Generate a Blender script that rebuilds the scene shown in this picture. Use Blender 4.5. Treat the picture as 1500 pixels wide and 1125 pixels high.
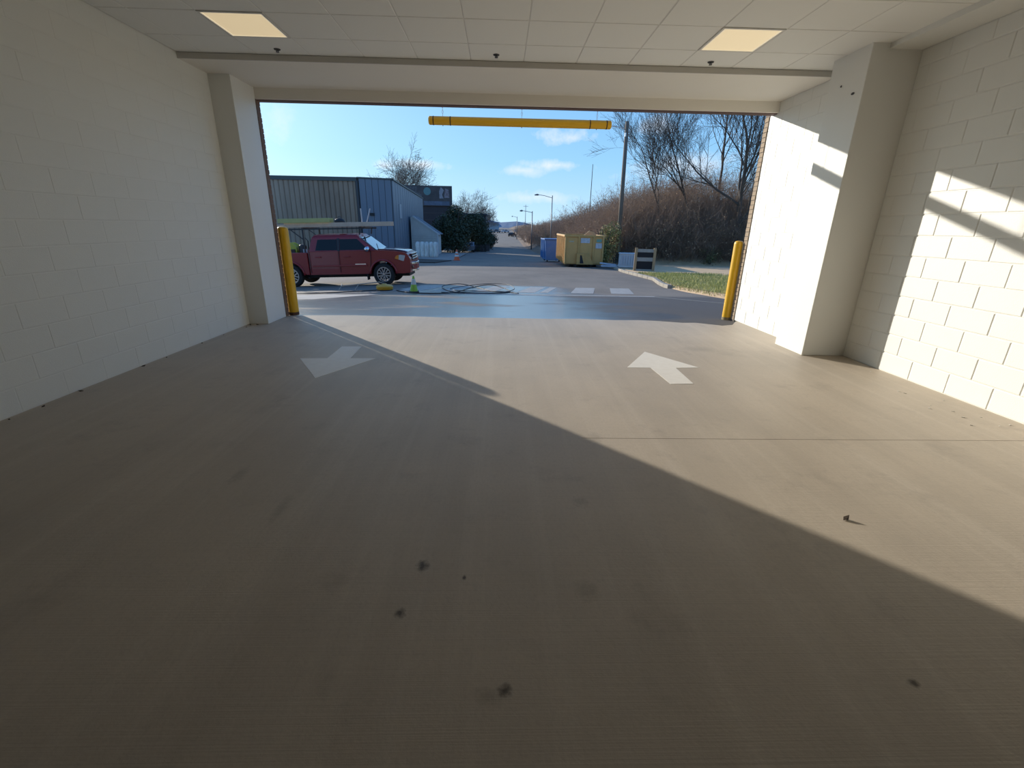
import bpy, math, random
import numpy as np
from mathutils import Vector, Matrix

for o in list(bpy.data.objects):
    bpy.data.objects.remove(o, do_unlink=True)
SC = bpy.context.scene
COL = SC.collection

# ------------------------------------------------------------------ camera
YAW, PITCH, ROLL, FPX, CAMH = 0.0299, 0.3318, -0.0192, 670.88, 1.438
def cam_axes():
    cy, sy, cp, sp = math.cos(YAW), math.sin(YAW), math.cos(PITCH), math.sin(PITCH)
    f = Vector((sy*cp, cy*cp, -sp)); r = Vector((cy, -sy, 0)); d = f.cross(r)
    cr, sr = math.cos(ROLL), math.sin(ROLL)
    return cr*r + sr*d, -sr*r + cr*d, f
_r, _d, _f = cam_axes()
cam = bpy.data.cameras.new('camera')
cam.sensor_fit = 'HORIZONTAL'; cam.sensor_width = 36.0; cam.lens = 36.0*FPX/1500.0
cam.clip_start = 0.05; cam.clip_end = 4000
camo = bpy.data.objects.new('camera', cam); COL.objects.link(camo)
M = Matrix(((_r.x, -_d.x, -_f.x, 0), (_r.y, -_d.y, -_f.y, 0), (_r.z, -_d.z, -_f.z, CAMH), (0, 0, 0, 1)))
camo.matrix_world = M
SC.camera = camo

# ------------------------------------------------------------------ sun, sky, exposure
SUN = Vector((-0.90, 1.0, 0.37)).normalized()
SUN_E = 4.8
sl = bpy.data.lights.new('sun', 'SUN'); sl.energy = SUN_E; sl.angle = math.radians(0.55); sl.color = (1.0, 0.93, 0.82)
so = bpy.data.objects.new('sun', sl); COL.objects.link(so)
so.rotation_euler = SUN.to_track_quat('Z', 'Y').to_euler()
so.location = (-30, 40, 30)
SC.view_settings.view_transform = 'Standard'; SC.view_settings.look = 'None'
SC.view_settings.gamma = 1.0; SC.view_settings.use_curve_mapping = False
SC.view_settings.exposure = 0.17

def build_sky():
    w = bpy.data.worlds.new('sky'); SC.world = w; w.use_nodes = True
    nt = w.node_tree; nt.nodes.clear(); N = nt.nodes.new; L = nt.links.new
    out = N('ShaderNodeOutputWorld'); bg = N('ShaderNodeBackground'); L(bg.outputs[0], out.inputs[0])
    tc = N('ShaderNodeTexCoord'); sep = N('ShaderNodeSeparateXYZ'); L(tc.outputs['Generated'], sep.inputs[0])
    ramp = N('ShaderNodeValToRGB'); cr = ramp.color_ramp
    cr.elements[0].position = 0.0; cr.elements[0].color = (0.52, 0.76, 0.95, 1)
    cr.elements[1].position = 1.0; cr.elements[1].color = (0.05, 0.16, 0.50, 1)
    e = cr.elements.new(0.12); e.color = (0.30, 0.60, 0.93, 1)
    e = cr.elements.new(0.30); e.color = (0.15, 0.40, 0.84, 1)
    L(sep.outputs['Z'], ramp.inputs[0])
    dot = N('ShaderNodeVectorMath'); dot.operation = 'DOT_PRODUCT'; L(tc.outputs['Generated'], dot.inputs[0]); dot.inputs[1].default_value = SUN
    def glow(p, c):
        mx = N('ShaderNodeMath'); mx.operation = 'MAXIMUM'; L(dot.outputs['Value'], mx.inputs[0]); mx.inputs[1].default_value = 0
        pw = N('ShaderNodeMath'); pw.operation = 'POWER'; L(mx.outputs[0], pw.inputs[0]); pw.inputs[1].default_value = p
        v = N('ShaderNodeVectorMath'); v.operation = 'SCALE'; v.inputs[0].default_value = c; L(pw.outputs[0], v.inputs['Scale'])
        return v.outputs[0]
    def add(a, b):
        v = N('ShaderNodeVectorMath'); v.operation = 'ADD'; L(a, v.inputs[0]); L(b, v.inputs[1]); return v.outputs[0]
    col = add(ramp.outputs[0], add(glow(6, (0.30, 0.36, 0.22)), glow(40, (0.5, 0.45, 0.35))))
    # small fair-weather clouds: direction blobs broken up by noise
    noise = N('ShaderNodeTexNoise'); noise.inputs['Scale'].default_value = 14; noise.inputs['Detail'].default_value = 6; noise.inputs['Roughness'].default_value = 0.6
    L(tc.outputs['Generated'], noise.inputs['Vector'])
    tot = None
    for (az, el, ra, re, s) in CLOUDS:
        # az: degrees right of +Y
        a, b = math.radians(az), math.radians(el)
        dirv = Vector((math.sin(a)*math.cos(b), math.cos(a)*math.cos(b), math.sin(b)))
        sub = N('ShaderNodeVectorMath'); sub.operation = 'SUBTRACT'; L(tc.outputs['Generated'], sub.inputs[0]); sub.inputs[1].default_value = dirv
        sc = N('ShaderNodeVectorMath'); sc.operation = 'MULTIPLY'; L(sub.outputs[0], sc.inputs[0])
        sc.inputs[1].default_value = (1/math.radians(ra), 1/math.radians(ra), 1/math.radians(re))
        ln = N('ShaderNodeVectorMath'); ln.operation = 'LENGTH'; L(sc.outputs[0], ln.inputs[0])
        m1 = N('ShaderNodeMath'); m1.operation = 'SUBTRACT'; m1.inputs[0].default_value = 1.0; L(ln.outputs['Value'], m1.inputs[1])
        m2 = N('ShaderNodeMath'); m2.operation = 'MULTIPLY_ADD'; L(noise.outputs['Fac'], m2.inputs[0]); m2.inputs[1].default_value = 3.2; L(m1.outputs[0], m2.inputs[2])
        m3 = N('ShaderNodeMath'); m3.operation = 'SUBTRACT'; L(m2.outputs[0], m3.inputs[0]); m3.inputs[1].default_value = 1.65
        m4 = N('ShaderNodeMath'); m4.operation = 'MULTIPLY'; m4.use_clamp = True; L(m3.outputs[0], m4.inputs[0]); m4.inputs[1].default_value = s
        if tot is None: tot = m4.outputs[0]
        else:
            mm = N('ShaderNodeMath'); mm.operation = 'MAXIMUM'; L(tot, mm.inputs[0]); L(m4.outputs[0], mm.inputs[1]); tot = mm.outputs[0]
    mix = N('ShaderNodeMix'); mix.data_type = 'RGBA'; L(tot, mix.inputs[0]); L(col, mix.inputs[6]); mix.inputs[7].default_value = (0.93, 0.93, 0.95, 1)
    L(mix.outputs[2], bg.inputs[0]); bg.inputs[1].default_value = 1.0
CLOUDS = [(7.5, 9.3, 3.2, 1.1, 0.9), (6.5, 6.6, 4.5, 0.8, 0.75), (2.5, 6.0, 3.5, 0.6, 0.5), (16, 10.3, 3.0, 1.2, 0.6), (19, 6.5, 6.0, 1.5, 0.6),
          (-9, 6.3, 4.0, 0.7, 0.7), (-13, 6.0, 2.0, 0.7, 0.6), (4.0, 3.2, 5.0, 0.8, 0.5), (-30, 9, 9, 2.0, 0.5), (40, 11, 9, 2.0, 0.6), (75, 14, 14, 3, 0.5), (140, 16, 16, 3, 0.5), (-100, 18, 16, 3, 0.5)]
build_sky()

# ------------------------------------------------------------------ materials
MATS = {}
def mat(name, col, rough=0.7, metal=0.0, spec=0.5, noise=None, bump=None, emit=None, alpha=None, trans=None, col2=None, scale_xyz=None, coat=0):
    """Principled material; noise=(scale, amount) colour mottling towards col2, bump=(scale, strength)."""
    if name in MATS: return MATS[name]
    m = bpy.data.materials.new(name); m.use_nodes = True; nt = m.node_tree; N = nt.nodes.new; L = nt.links.new
    b = nt.nodes['Principled BSDF']
    b.inputs['Base Color'].default_value = (*col, 1); b.inputs['Roughness'].default_value = rough; b.inputs['Metallic'].default_value = metal
    b.inputs['Specular IOR Level'].default_value = spec
    b.inputs['Coat Weight'].default_value = coat
    tc = N('ShaderNodeTexCoord'); vec = tc.outputs['Object']
    if scale_xyz:
        mp = N('ShaderNodeMapping'); L(vec, mp.inputs[0]); mp.inputs['Scale'].default_value = scale_xyz; vec = mp.outputs[0]
    if noise:
        n = N('ShaderNodeTexNoise'); n.inputs['Scale'].default_value = noise[0]; n.inputs['Detail'].default_value = 5; n.inputs['Roughness'].default_value = 0.62
        L(vec, n.inputs['Vector'])
        mr = N('ShaderNodeMapRange'); mr.inputs[1].default_value = 0.3; mr.inputs[2].default_value = 0.7; L(n.outputs['Fac'], mr.inputs[0])
        mul = N('ShaderNodeMath'); mul.operation = 'MULTIPLY'; mul.inputs[1].default_value = noise[1]; L(mr.outputs[0], mul.inputs[0])
        mx = N('ShaderNodeMix'); mx.data_type = 'RGBA'; L(mul.outputs[0], mx.inputs[0]); mx.inputs[6].default_value = (*col, 1)
        mx.inputs[7].default_value = (*(col2 or tuple(c*0.55 for c in col)), 1); L(mx.outputs[2], b.inputs['Base Color'])
    if bump:
        n2 = N('ShaderNodeTexNoise'); n2.inputs['Scale'].default_value = bump[0]; n2.inputs['Detail'].default_value = 4; L(vec, n2.inputs['Vector'])
        bp = N('ShaderNodeBump'); bp.inputs['Strength'].default_value = bump[1]; bp.inputs['Distance'].default_value = 0.01; L(n2.outputs['Fac'], bp.inputs['Height']); L(bp.outputs[0], b.inputs['Normal'])
    if emit:
        b.inputs['Emission Color'].default_value = (*emit[0], 1); b.inputs['Emission Strength'].default_value = emit[1]
    if trans: b.inputs['Transmission Weight'].default_value = trans
    MATS[name] = m
    return m

def floor_concrete():
    m = bpy.data.materials.new('broom_concrete'); m.use_nodes = True; nt = m.node_tree; N = nt.nodes.new; L = nt.links.new
    b = nt.nodes['Principled BSDF']; tc = N('ShaderNodeTexCoord'); V = tc.outputs['Object']
    def noise(sc, scale_xyz=(1, 1, 1), det=5, rough=0.6):
        mp = N('ShaderNodeMapping'); L(V, mp.inputs[0]); mp.inputs['Scale'].default_value = scale_xyz
        n = N('ShaderNodeTexNoise'); n.inputs['Scale'].default_value = sc; n.inputs['Detail'].default_value = det; n.inputs['Roughness'].default_value = rough
        L(mp.outputs[0], n.inputs['Vector']); return n.outputs['Fac']
    def rng(f, a, c, lo=0, hi=1):
        r = N('ShaderNodeMapRange'); r.inputs[1].default_value = a; r.inputs[2].default_value = c; r.inputs[3].default_value = lo; r.inputs[4].default_value = hi; L(f, r.inputs[0]); return r.outputs[0]
    def mixc(f, a, bcol):
        x = N('ShaderNodeMix'); x.data_type = 'RGBA'
        if hasattr(f, 'is_linked'): L(f, x.inputs[0])
        else: x.inputs[0].default_value = f
        if isinstance(a, tuple): x.inputs[6].default_value = (*a, 1)
        else: L(a, x.inputs[6])
        x.inputs[7].default_value = (*bcol, 1); return x.outputs[2]
    base = mixc(rng(noise(0.9), 0.35, 0.7), (0.546, 0.464, 0.365), (0.458, 0.392, 0.311))
    # long tyre-direction streaks, light and dark
    c = mixc(rng(noise(1.0, (7.5, 0.10, 1), 4), 0.5, 0.74, 0, 0.5), base, (0.611, 0.535, 0.436))
    c = mixc(rng(noise(1.0, (2.6, 0.20, 1), 5), 0.5, 0.76, 0, 0.5), c, (0.371, 0.311, 0.246))
    c = mixc(rng(noise(60, (1, 0.5, 1), 3), 0.45, 0.75, 0, 0.25), c, (0.360, 0.305, 0.251))
    # fine broom lines across
    c = mixc(rng(noise(1.0, (0.6, 140, 1), 2), 0.45, 0.7, 0, 0.07), c, (0.392, 0.327, 0.262))
    c = mixc(rng(noise(2.3, (1, 1, 1), 6, 0.7), 0.56, 0.72, 0, 0.5), c, (0.338, 0.283, 0.229))
    # oil spots
    spots = [(-0.333, 1.673, .026, .034), (-0.378, 1.408, .02, .022), (0.03, 1.09, .022, .022), (1.414, 1.105, .018, .016), (0.377, 1.525, .05, .06), (0.457, 2.179, .045, .05), (-0.142, 1.60, .008, .014), (-1.15, 2.1, .03, .12), (-1.55, 2.45, .04, .1), (0.70, 3.0, .05, .08), (-.03, 1.07, .05, .03), (2.55, 5.6, .2, .12)]
    for i, (x, y, rx, ry) in enumerate(spots):
        s = N('ShaderNodeVectorMath'); s.operation = 'SUBTRACT'; L(V, s.inputs[0]); s.inputs[1].default_value = (x, y, 0)
        q = N('ShaderNodeVectorMath'); q.operation = 'MULTIPLY'; L(s.outputs[0], q.inputs[0]); q.inputs[1].default_value = (1/rx, 1/ry, 0)
        l = N('ShaderNodeVectorMath'); l.operation = 'LENGTH'; L(q.outputs[0], l.inputs[0])
        nn = N('ShaderNodeMath'); nn.operation = 'MULTIPLY_ADD'; L(noise(38, det=2), nn.inputs[0]); nn.inputs[1].default_value = 1.6; L(l.outputs['Value'], nn.inputs[2])
        strong = 0.85 if rx < 0.03 else 0.2
        c = mixc(rng(nn.outputs[0], 1.1, 2.1, strong, 0), c, (0.06, 0.046, 0.036))
    # damp edge under the street bollard
    L(c, b.inputs['Base Color']); b.inputs['Roughness'].default_value = 0.55; b.inputs['Specular IOR Level'].default_value = 0.4
    bp = N('ShaderNodeBump'); bp.inputs['Strength'].default_value = 0.18; bp.inputs['Distance'].default_value = 0.004
    ad = N('ShaderNodeMath'); ad.operation = 'ADD'; L(noise(1.0, (0.8, 150, 1), 2), ad.inputs[0]); L(noise(70), ad.inputs[1])
    L(ad.outputs[0], bp.inputs['Height']); L(bp.outputs[0], b.inputs['Normal'])
    return m

def asphalt():
    m = bpy.data.materials.new('asphalt'); m.use_nodes = True; nt = m.node_tree; N = nt.nodes.new; L = nt.links.new
    b = nt.nodes['Principled BSDF']; tc = N('ShaderNodeTexCoord'); V = tc.outputs['Object']
    def noise(sc, sx=(1, 1, 1), det=5, r=0.6):
        mp = N('ShaderNodeMapping'); L(V, mp.inputs[0]); mp.inputs['Scale'].default_value = sx
        n = N('ShaderNodeTexNoise'); n.inputs['Scale'].default_value = sc; n.inputs['Detail'].default_value = det; n.inputs['Roughness'].default_value = r; L(mp.outputs[0], n.inputs['Vector']); return n.outputs['Fac']
    def rng(f, a, c, lo=0, hi=1):
        x = N('ShaderNodeMapRange'); x.interpolation_type = 'SMOOTHSTEP'; x.inputs[1].default_value = a; x.inputs[2].default_value = c; x.inputs[3].default_value = lo; x.inputs[4].default_value = hi; L(f, x.inputs[0]); return x.outputs[0]
    def mth(op, a, c):
        x = N('ShaderNodeMath'); x.operation = op
        for i, v in enumerate((a, c)):
            if hasattr(v, 'is_linked'): L(v, x.inputs[i])
            else: x.inputs[i].default_value = v
        return x.outputs[0]
    def mixc(f, a, c):
        x = N('ShaderNodeMix'); x.data_type = 'RGBA'; L(f, x.inputs[0])
        for i, v in ((6, a), (7, c)):
            if isinstance(v, tuple): x.inputs[i].default_value = (*v, 1)
            else: L(v, x.inputs[i])
        return x.outputs[2]
    sep = N('ShaderNodeSeparateXYZ'); L(V, sep.inputs[0]); X, Y = sep.outputs['X'], sep.outputs['Y']
    dry = mixc(rng(noise(0.35), 0.35, 0.68), (0.20, 0.166, 0.131), (0.128, 0.105, 0.084))
    dry = mixc(rng(noise(90, det=2), 0.4, 0.75, 0, 0.6), dry, (0.30, 0.26, 0.22))
    dry = mixc(rng(noise(1.0, (3, 0.2, 1), 3), 0.5, 0.75, 0, 0.4), dry, (0.14, 0.125, 0.115))
    # newer dark apron strip next to the bay on the grass side
    ap = mth('MULTIPLY', rng(Y, 12.9, 13.5, 1, 0), rng(mth('ADD', X, mth('MULTIPLY', noise(0.8), 1.5)), 1.2, 2.8))
    dry = mixc(mth('MULTIPLY', ap, 0.88), dry, (0.072, 0.067, 0.065))
    # wetness: hosed area in front of the bay, ragged
    nz = mth('MULTIPLY', mth('SUBTRACT', noise(0.9, (0.6, 1.0, 1)), 0.5), 5.0)
    wy = mth('MULTIPLY', rng(mth('ADD', Y, mth('MULTIPLY', nz, 0.45)), 7.2, 7.55), rng(mth('ADD', Y, nz), 12.4, 14.2, 1, 0))
    wx = mth('MULTIPLY', rng(mth('ADD', X, nz), -6.0, -4.0), rng(mth('ADD', X, mth('MULTIPLY', nz, 1.2)), 1.4, 3.4, 1, 0.12))
    wet = mth('MULTIPLY', wy, wx)
    # pool of water held behind the line on the street
    q = mth('MULTIPLY', mth('MULTIPLY', rng(Y, 13.2, 13.6), rng(mth('ADD', Y, mth('MULTIPLY', nz, 0.4)), 17.0, 17.8, 1, 0)), mth('MULTIPLY', rng(mth('ADD', X, mth('MULTIPLY', nz, 0.5)), -3.2, -2.6), rng(mth('ADD', X, mth('MULTIPLY', nz, 0.4)), 1.6, 2.4, 1, 0)))
    wet = mth('MAXIMUM', wet, q)
    patch = rng(noise(0.7, (0.5, 1.2, 1), 4), 0.30, 0.47)
    wet2 = mth('MAXIMUM', mth('MULTIPLY', wet, patch), mth('MULTIPLY', q, 0.95))
    c = mixc(mth('MULTIPLY', wet2, 0.8), dry, (0.085, 0.078, 0.07))
    L(c, b.inputs['Base Color'])
    rough = mth('SUBTRACT', 0.85, mth('MULTIPLY', wet2, 0.5)); L(rough, b.inputs['Roughness'])
    b.inputs['Specular IOR Level'].default_value = 0.5
    b.inputs['Coat IOR'].default_value = 1.45; b.inputs['Coat Roughness'].default_value = 0.24
    L(mth('MULTIPLY', wet2, 0.9), b.inputs['Coat Weight'])
    bp = N('ShaderNodeBump'); bp.inputs['Distance'].default_value = 0.006
    L(mth('SUBTRACT', 0.6, mth('MULTIPLY', wet2, 0.45)), bp.inputs['Strength']); L(noise(55, det=3), bp.inputs['Height']); L(bp.outputs[0], b.inputs['Normal'])
    return m

white_paint = mat('white_block_paint', (0.79, 0.785, 0.735), 0.5, noise=(2.2, 0.35), col2=(0.735, 0.73, 0.68), bump=(140, 0.18))
pil_paint = mat('white_smooth_paint', (0.79, 0.785, 0.74), 0.45, noise=(1.4, 0.3), col2=(0.745, 0.74, 0.695), bump=(60, 0.06))
tile_mat = mat('ceiling_tile', (0.85, 0.84, 0.79), 0.9, noise=(1.1, 0.25), col2=(0.81, 0.80, 0.75), bump=(220, 0.25))
tee_mat = mat('ceiling_grid', (0.72, 0.70, 0.65), 0.6)
soffit_mat = mat('soffit_paint', (0.82, 0.775, 0.69), 0.7, noise=(1.0, 0.3), col2=(0.77, 0.725, 0.645))
lens_mat = mat('light_lens', (0.8, 0.72, 0.55), 0.6, emit=((1.0, 0.78, 0.46), 0.44))
lightframe_mat = mat('light_frame', (0.8, 0.76, 0.66), 0.5)
concrete_floor = floor_concrete()
asphalt_mat = asphalt()
brick_mat = mat('brown_brick', (0.24, 0.15, 0.105), 0.85, noise=(9, 0.7), col2=(0.13, 0.085, 0.065), bump=(60, 0.4))
tanbrick_mat = mat('tan_brick', (0.42, 0.32, 0.22), 0.85, noise=(9, 0.7), col2=(0.25, 0.185, 0.13), bump=(60, 0.4))
mortar_mat = mat('mortar', (0.20, 0.17, 0.145), 0.9, noise=(20, 0.4))
steel_brown = mat('brown_lintel_paint', (0.15, 0.095, 0.085), 0.6, noise=(3, 0.4))
yellow = mat('safety_yellow', (0.78, 0.44, 0.012), 0.38, noise=(3, 0.35), col2=(0.62, 0.34, 0.01))
yellow_bar = mat('bar_yellow', (0.92, 0.53, 0.025), 0.4)
black = mat('black_rubber', (0.018, 0.018, 0.019), 0.6)
blackm = mat('black_metal', (0.03, 0.03, 0.033), 0.45, metal=0.3)
darkgrey = mat('dark_grey', (0.06, 0.06, 0.062), 0.6)
chrome = mat('chrome', (0.75, 0.76, 0.78), 0.15, metal=1.0)
alum = mat('aluminium', (0.62, 0.62, 0.62), 0.35, metal=0.9)
paint_white = mat('marking_white', (0.86, 0.82, 0.75), 0.6, noise=(14, 0.4), col2=(0.74, 0.68, 0.60))
road_white = mat('street_marking', (0.46, 0.43, 0.38), 0.6, noise=(5, 0.8), col2=(0.25, 0.225, 0.20))
road_yellow = mat('street_yellow', (0.45, 0.33, 0.12), 0.6, noise=(3, 0.9), col2=(0.22, 0.19, 0.14))

# ------------------------------------------------------------------ mesh helpers
class MB:
    def __init__(s): s.v = []; s.f = []
    def quad(s, a, b, c, d):
        i = len(s.v); s.v += [tuple(a), tuple(b), tuple(c), tuple(d)]; s.f.append((i, i+1, i+2, i+3)); return s
    def poly(s, pts):
        i = len(s.v); s.v += [tuple(p) for p in pts]; s.f.append(tuple(range(i, i+len(pts)))); return s
    def box(s, x0, x1, y0, y1, z0, z1):
        i = len(s.v)
        s.v += [(x0, y0, z0), (x1, y0, z0), (x1, y1, z0), (x0, y1, z0), (x0, y0, z1), (x1, y0, z1), (x1, y1, z1), (x0, y1, z1)]
        for q in ((3, 2, 1, 0), (4, 5, 6, 7), (0, 1, 5, 4), (1, 2, 6, 5), (2, 3, 7, 6), (3, 0, 4, 7)): s.f.append(tuple(i+k for k in q))
        return s
    def bar(s, a, b, w, h=None, up=(0, 0, 1)):
        """rectangular bar from a to b, w wide, h high"""
        h = w if h is None else h
        a, b = Vector(a), Vector(b); d = (b-a).normalized(); u = Vector(up)
        if abs(d.dot(u)) > 0.95: u = Vector((1, 0, 0))
        r = d.cross(u).normalized(); u = r.cross(d)
        i = len(s.v)
        for p in (a, b):
            for (q, t) in ((-1, -1), (1, -1), (1, 1), (-1, 1)): s.v.append(tuple(p + r*(q*w/2) + u*(t*h/2)))
        for q in ((3, 2, 1, 0), (4, 5, 6, 7), (0, 1, 5, 4), (1, 2, 6, 5), (2, 3, 7, 6), (3, 0, 4, 7)): s.f.append(tuple(i+k for k in q))
        return s
    def tube(s, pts, rad, n=8, cap=True):
        pts = [Vector(p) for p in pts]; m = len(pts)
        if not isinstance(rad, (list, tuple)): rad = [rad]*m
        i = len(s.v); prev = None
        for k, p in enumerate(pts):
            d = (pts[min(k+1, m-1)] - pts[max(k-1, 0)])
            if d.length < 1e-9: d = Vector((0, 0, 1))
            d.normalize()
            if prev is None:
                u = Vector((0, 0, 1)) if abs(d.z) < 0.9 else Vector((1, 0, 0))
            else: u = prev
            r = d.cross(u)
            if r.length < 1e-6: r = d.cross(Vector((0, 1, 0)))
            r.normalize(); u = r.cross(d); prev = u
            for j in range(n):
                a = 2*math.pi*j/n; s.v.append(tuple(p + (r*math.cos(a) + u*math.sin(a))*rad[k]))
        for k in range(m-1):
            for j in range(n):
                a, b = i+k*n+j, i+k*n+(j+1) % n; s.f.append((a, b, b+n, a+n))
        if cap:
            s.f.append(tuple(i+j for j in reversed(range(n)))); s.f.append(tuple(i+(m-1)*n+j for j in range(n)))
        return s
    def lathe(s, prof, n=24, c=(0, 0, 0), axis='z', cap=True):
        i = len(s.v); m = len(prof)
        for (r, h) in prof:
            for j in range(n):
                a = 2*math.pi*j/n; x, y = r*math.cos(a), r*math.sin(a)
                p = (x, y, h) if axis == 'z' else ((h, x, y) if axis == 'x' else (y, h, x))
                s.v.append((p[0]+c[0], p[1]+c[1], p[2]+c[2]))
        for k in range(m-1):
            for j in range(n):
                a, b = i+k*n+j, i+k*n+(j+1) % n; s.f.append((a, b, b+n, a+n))
        if cap: s.f.append(tuple(i+j for j in reversed(range(n)))); s.f.append(tuple(i+(m-1)*n+j for j in range(n)))
        return s
    def prism(s, poly, z0, z1, plane='xy'):
        """extrude a 2-D outline; plane xy -> along z, xz -> along y, yz -> along x"""
        i = len(s.v); n = len(poly)
        def mk(a, b, t): return (a, b, t) if plane == 'xy' else ((a, t, b) if plane == 'xz' else (t, a, b))
        for t in (z0, z1):
            for (a, b) in poly: s.v.append(mk(a, b, t))
        s.f.append(tuple(i+k for k in reversed(range(n)))); s.f.append(tuple(i+n+k for k in range(n)))
        for k in range(n):
            q = (k+1) % n; s.f.append((i+k, i+q, i+n+q, i+n+k))
        return s
    def mesh(s, name, smooth=False):
        me = bpy.data.meshes.new(name); me.from_pydata(s.v, [], s.f); me.validate(); me.update()
        import bmesh
        bm = bmesh.new(); bm.from_mesh(me); bmesh.ops.recalc_face_normals(bm, faces=bm.faces[:])
        bm.to_mesh(me); bm.free()
        if smooth:
            for p in me.polygons: p.use_smooth = True
        return me
    def build(s, name, m, parent=None, smooth=False, bevel=0, auto=False):
        me = s.mesh(name, smooth); me.materials.append(m)
        o = bpy.data.objects.new(name, me); COL.objects.link(o)
        if parent is not None: o.parent = parent
        if bevel:
            b = o.modifiers.new('bevel', 'BEVEL'); b.width = bevel; b.segments = 2; b.limit_method = 'ANGLE'; b.angle_limit = math.radians(35)
        if auto:
            me.shade_smooth() if hasattr(me, 'shade_smooth') else None
            me.set_sharp_from_angle(angle=math.radians(38))
        return o
def fast_mesh(name, V, F, m):
    me = bpy.data.meshes.new(name); me.from_pydata([], [], []); 
    V = np.asarray(V, dtype=np.float32); F = np.asarray(F, dtype=np.int32)
    k = F.shape[1]
    me.vertices.add(len(V)); me.vertices.foreach_set('co', V.ravel())
    me.loops.add(F.size); me.loops.foreach_set('vertex_index', F.ravel())
    me.polygons.add(len(F)); me.polygons.foreach_set('loop_start', np.arange(0, F.size, k, dtype=np.int32)); me.polygons.foreach_set('loop_total', np.full(len(F), k, dtype=np.int32))
    me.update(calc_edges=True); me.validate(); me.materials.append(m)
    return me
def tag(o, label, cat, group=None, kind=None):
    o['label'] = label; o['category'] = cat
    if group: o['group'] = group
    if kind: o['kind'] = kind
    return o
def thing(name, label, cat, loc=(0, 0, 0), rz=0, group=None):
    o = bpy.data.objects.new(name, None); o.empty_display_size = 0.2; COL.objects.link(o); o.location = loc; o.rotation_euler = (0, 0, rz)
    return tag(o, label, cat, group)
def link_mesh(name, me, parent=None, loc=(0, 0, 0), rot=None, scale=None):
    o = bpy.data.objects.new(name, me); COL.objects.link(o); o.location = loc
    if rot: o.rotation_euler = rot
    if scale: o.scale = scale
    if parent is not None: o.parent = parent
    return o
rnd = random.Random(7)

# ================================================================== THE BAY
XL, XLP, XR, XRP, XRB = -3.702, -3.426, 4.234, 3.718, 3.975
YLP, YOP = 6.80, 7.39
YRP0, YRP1 = 5.36, 5.94
H, HS, HL, HB = 3.243, 3.184, 3.048, 3.194
YT = 6.25
YBACK = -6.5
YB0 = -0.3

# floor slab, ragged far edge where it meets the street asphalt
edge = [(-6.0, 7.5), (-3.4, 7.5), (-3.25, 7.51), (-2.9, 7.55), (-2.386, 7.58), (-1.9, 7.54), (-1.4, 7.55), (-.92, 7.50), (-.4, 7.52), (.2, 7.52), (.8, 7.50), (1.34, 7.54), (1.9, 7.46), (2.3, 7.49), (2.58, 7.45), (2.98, 7.31), (3.2, 7.33), (3.55, 7.12), (3.75, 7.20), (3.95, 7.5), (6.0, 7.5)]
fl = MB(); fl.prism([(-6.0, YBACK), (6.0, YBACK)] + edge[::-1], -0.25, 0.0)
floor = tag(fl.build('floor', concrete_floor), 'brown-grey broom-finished concrete floor of the drive-through bay', 'floor', kind='structure')
# floor control joint: shallow dark saw-cut filler
jt = MB(); jt.box(.6, 4.2, 2.986, 2.989, 0.0, 0.0008); jt.build('control_joint', mat('joint_filler', (0.26, 0.215, 0.17), 0.9), floor)

BLK_L, BLK_H, JNT = 0.4064, H/16.0, 0.007
_blk = {}
def block_mesh(l, h, d=0.003):
    k = (round(l, 3), round(h, 3), d)
    if k not in _blk:
        b = MB(); e = 0.0035 if d < .004 else .0075
        v = [(0, 0, 0), (0, l, 0), (0, l, h), (0, 0, h), (d, e, e), (d, l-e, e), (d, l-e, h-e), (d, e, h-e)]
        b.v = v; b.f = [(4, 5, 6, 7), (0, 1, 5, 4), (1, 2, 6, 5), (2, 3, 7, 6), (3, 0, 4, 7)]
        me = b.mesh('block'); me.materials.append(white_paint); _blk[k] = me
    return _blk[k]
def block_wall(parent, x, y0, y1, z1, phase, facing, d=0.003):
    c = 0
    while True:
        za = c*BLK_H + JNT/2; zb = min((c+1)*BLK_H, z1) - JNT/2
        if zb - za < 0.03: break
        off = phase + (0 if c % 2 == 0 else BLK_L/2)
        k = math.floor((y0-off)/BLK_L)
        while off + k*BLK_L < y1:
            a = max(off + k*BLK_L + JNT/2, y0 + 0.002); b = min(off + (k+1)*BLK_L - JNT/2, y1 - 0.002); k += 1
            if b - a < 0.02: continue
            dx = rnd.uniform(-0.0006, 0.0006) - d*facing
            if facing > 0: link_mesh('block', block_mesh(b-a, zb-za, d), parent, (x+dx, a, za))
            else: link_mesh('block', block_mesh(b-a, zb-za, d), parent, (x+dx, b, za), (0, 0, math.pi))
        c += 1
RECESS = 0.0055
w = MB(); w.box(XL-0.25, XL-.002, YB0, YLP, 0, H+0.1)
wall_left = tag(w.build('wall_left', white_paint), 'shaded white-painted block wall on the side of the pickup truck', 'wall', kind='structure')
block_wall(wall_left, XL, YB0, YLP, H, 4.20, +1, .002)
w = MB(); w.box(XR+.005, XR+0.25, YB0, YRP0, 0, H+0.1)
wall_right = tag(w.build('wall_right', white_paint), 'sunlit white-painted block wall with slanting shadow bands', 'wall', kind='structure')
block_wall(wall_right, XR, YB0, YRP0, HB, 4.405, -1, .005)
w = MB(); w.box(XRB+.003, XR+0.25, YRP1, 7.60, 0, H+0.1)
wall_outer = tag(w.build('wall_right_opening', white_paint), 'bright white block return wall between the brick jamb and the pilaster', 'wall', kind='structure')
block_wall(wall_outer, XRB, YRP1, 7.60, HS, 6.05, -1, .003)
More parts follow.
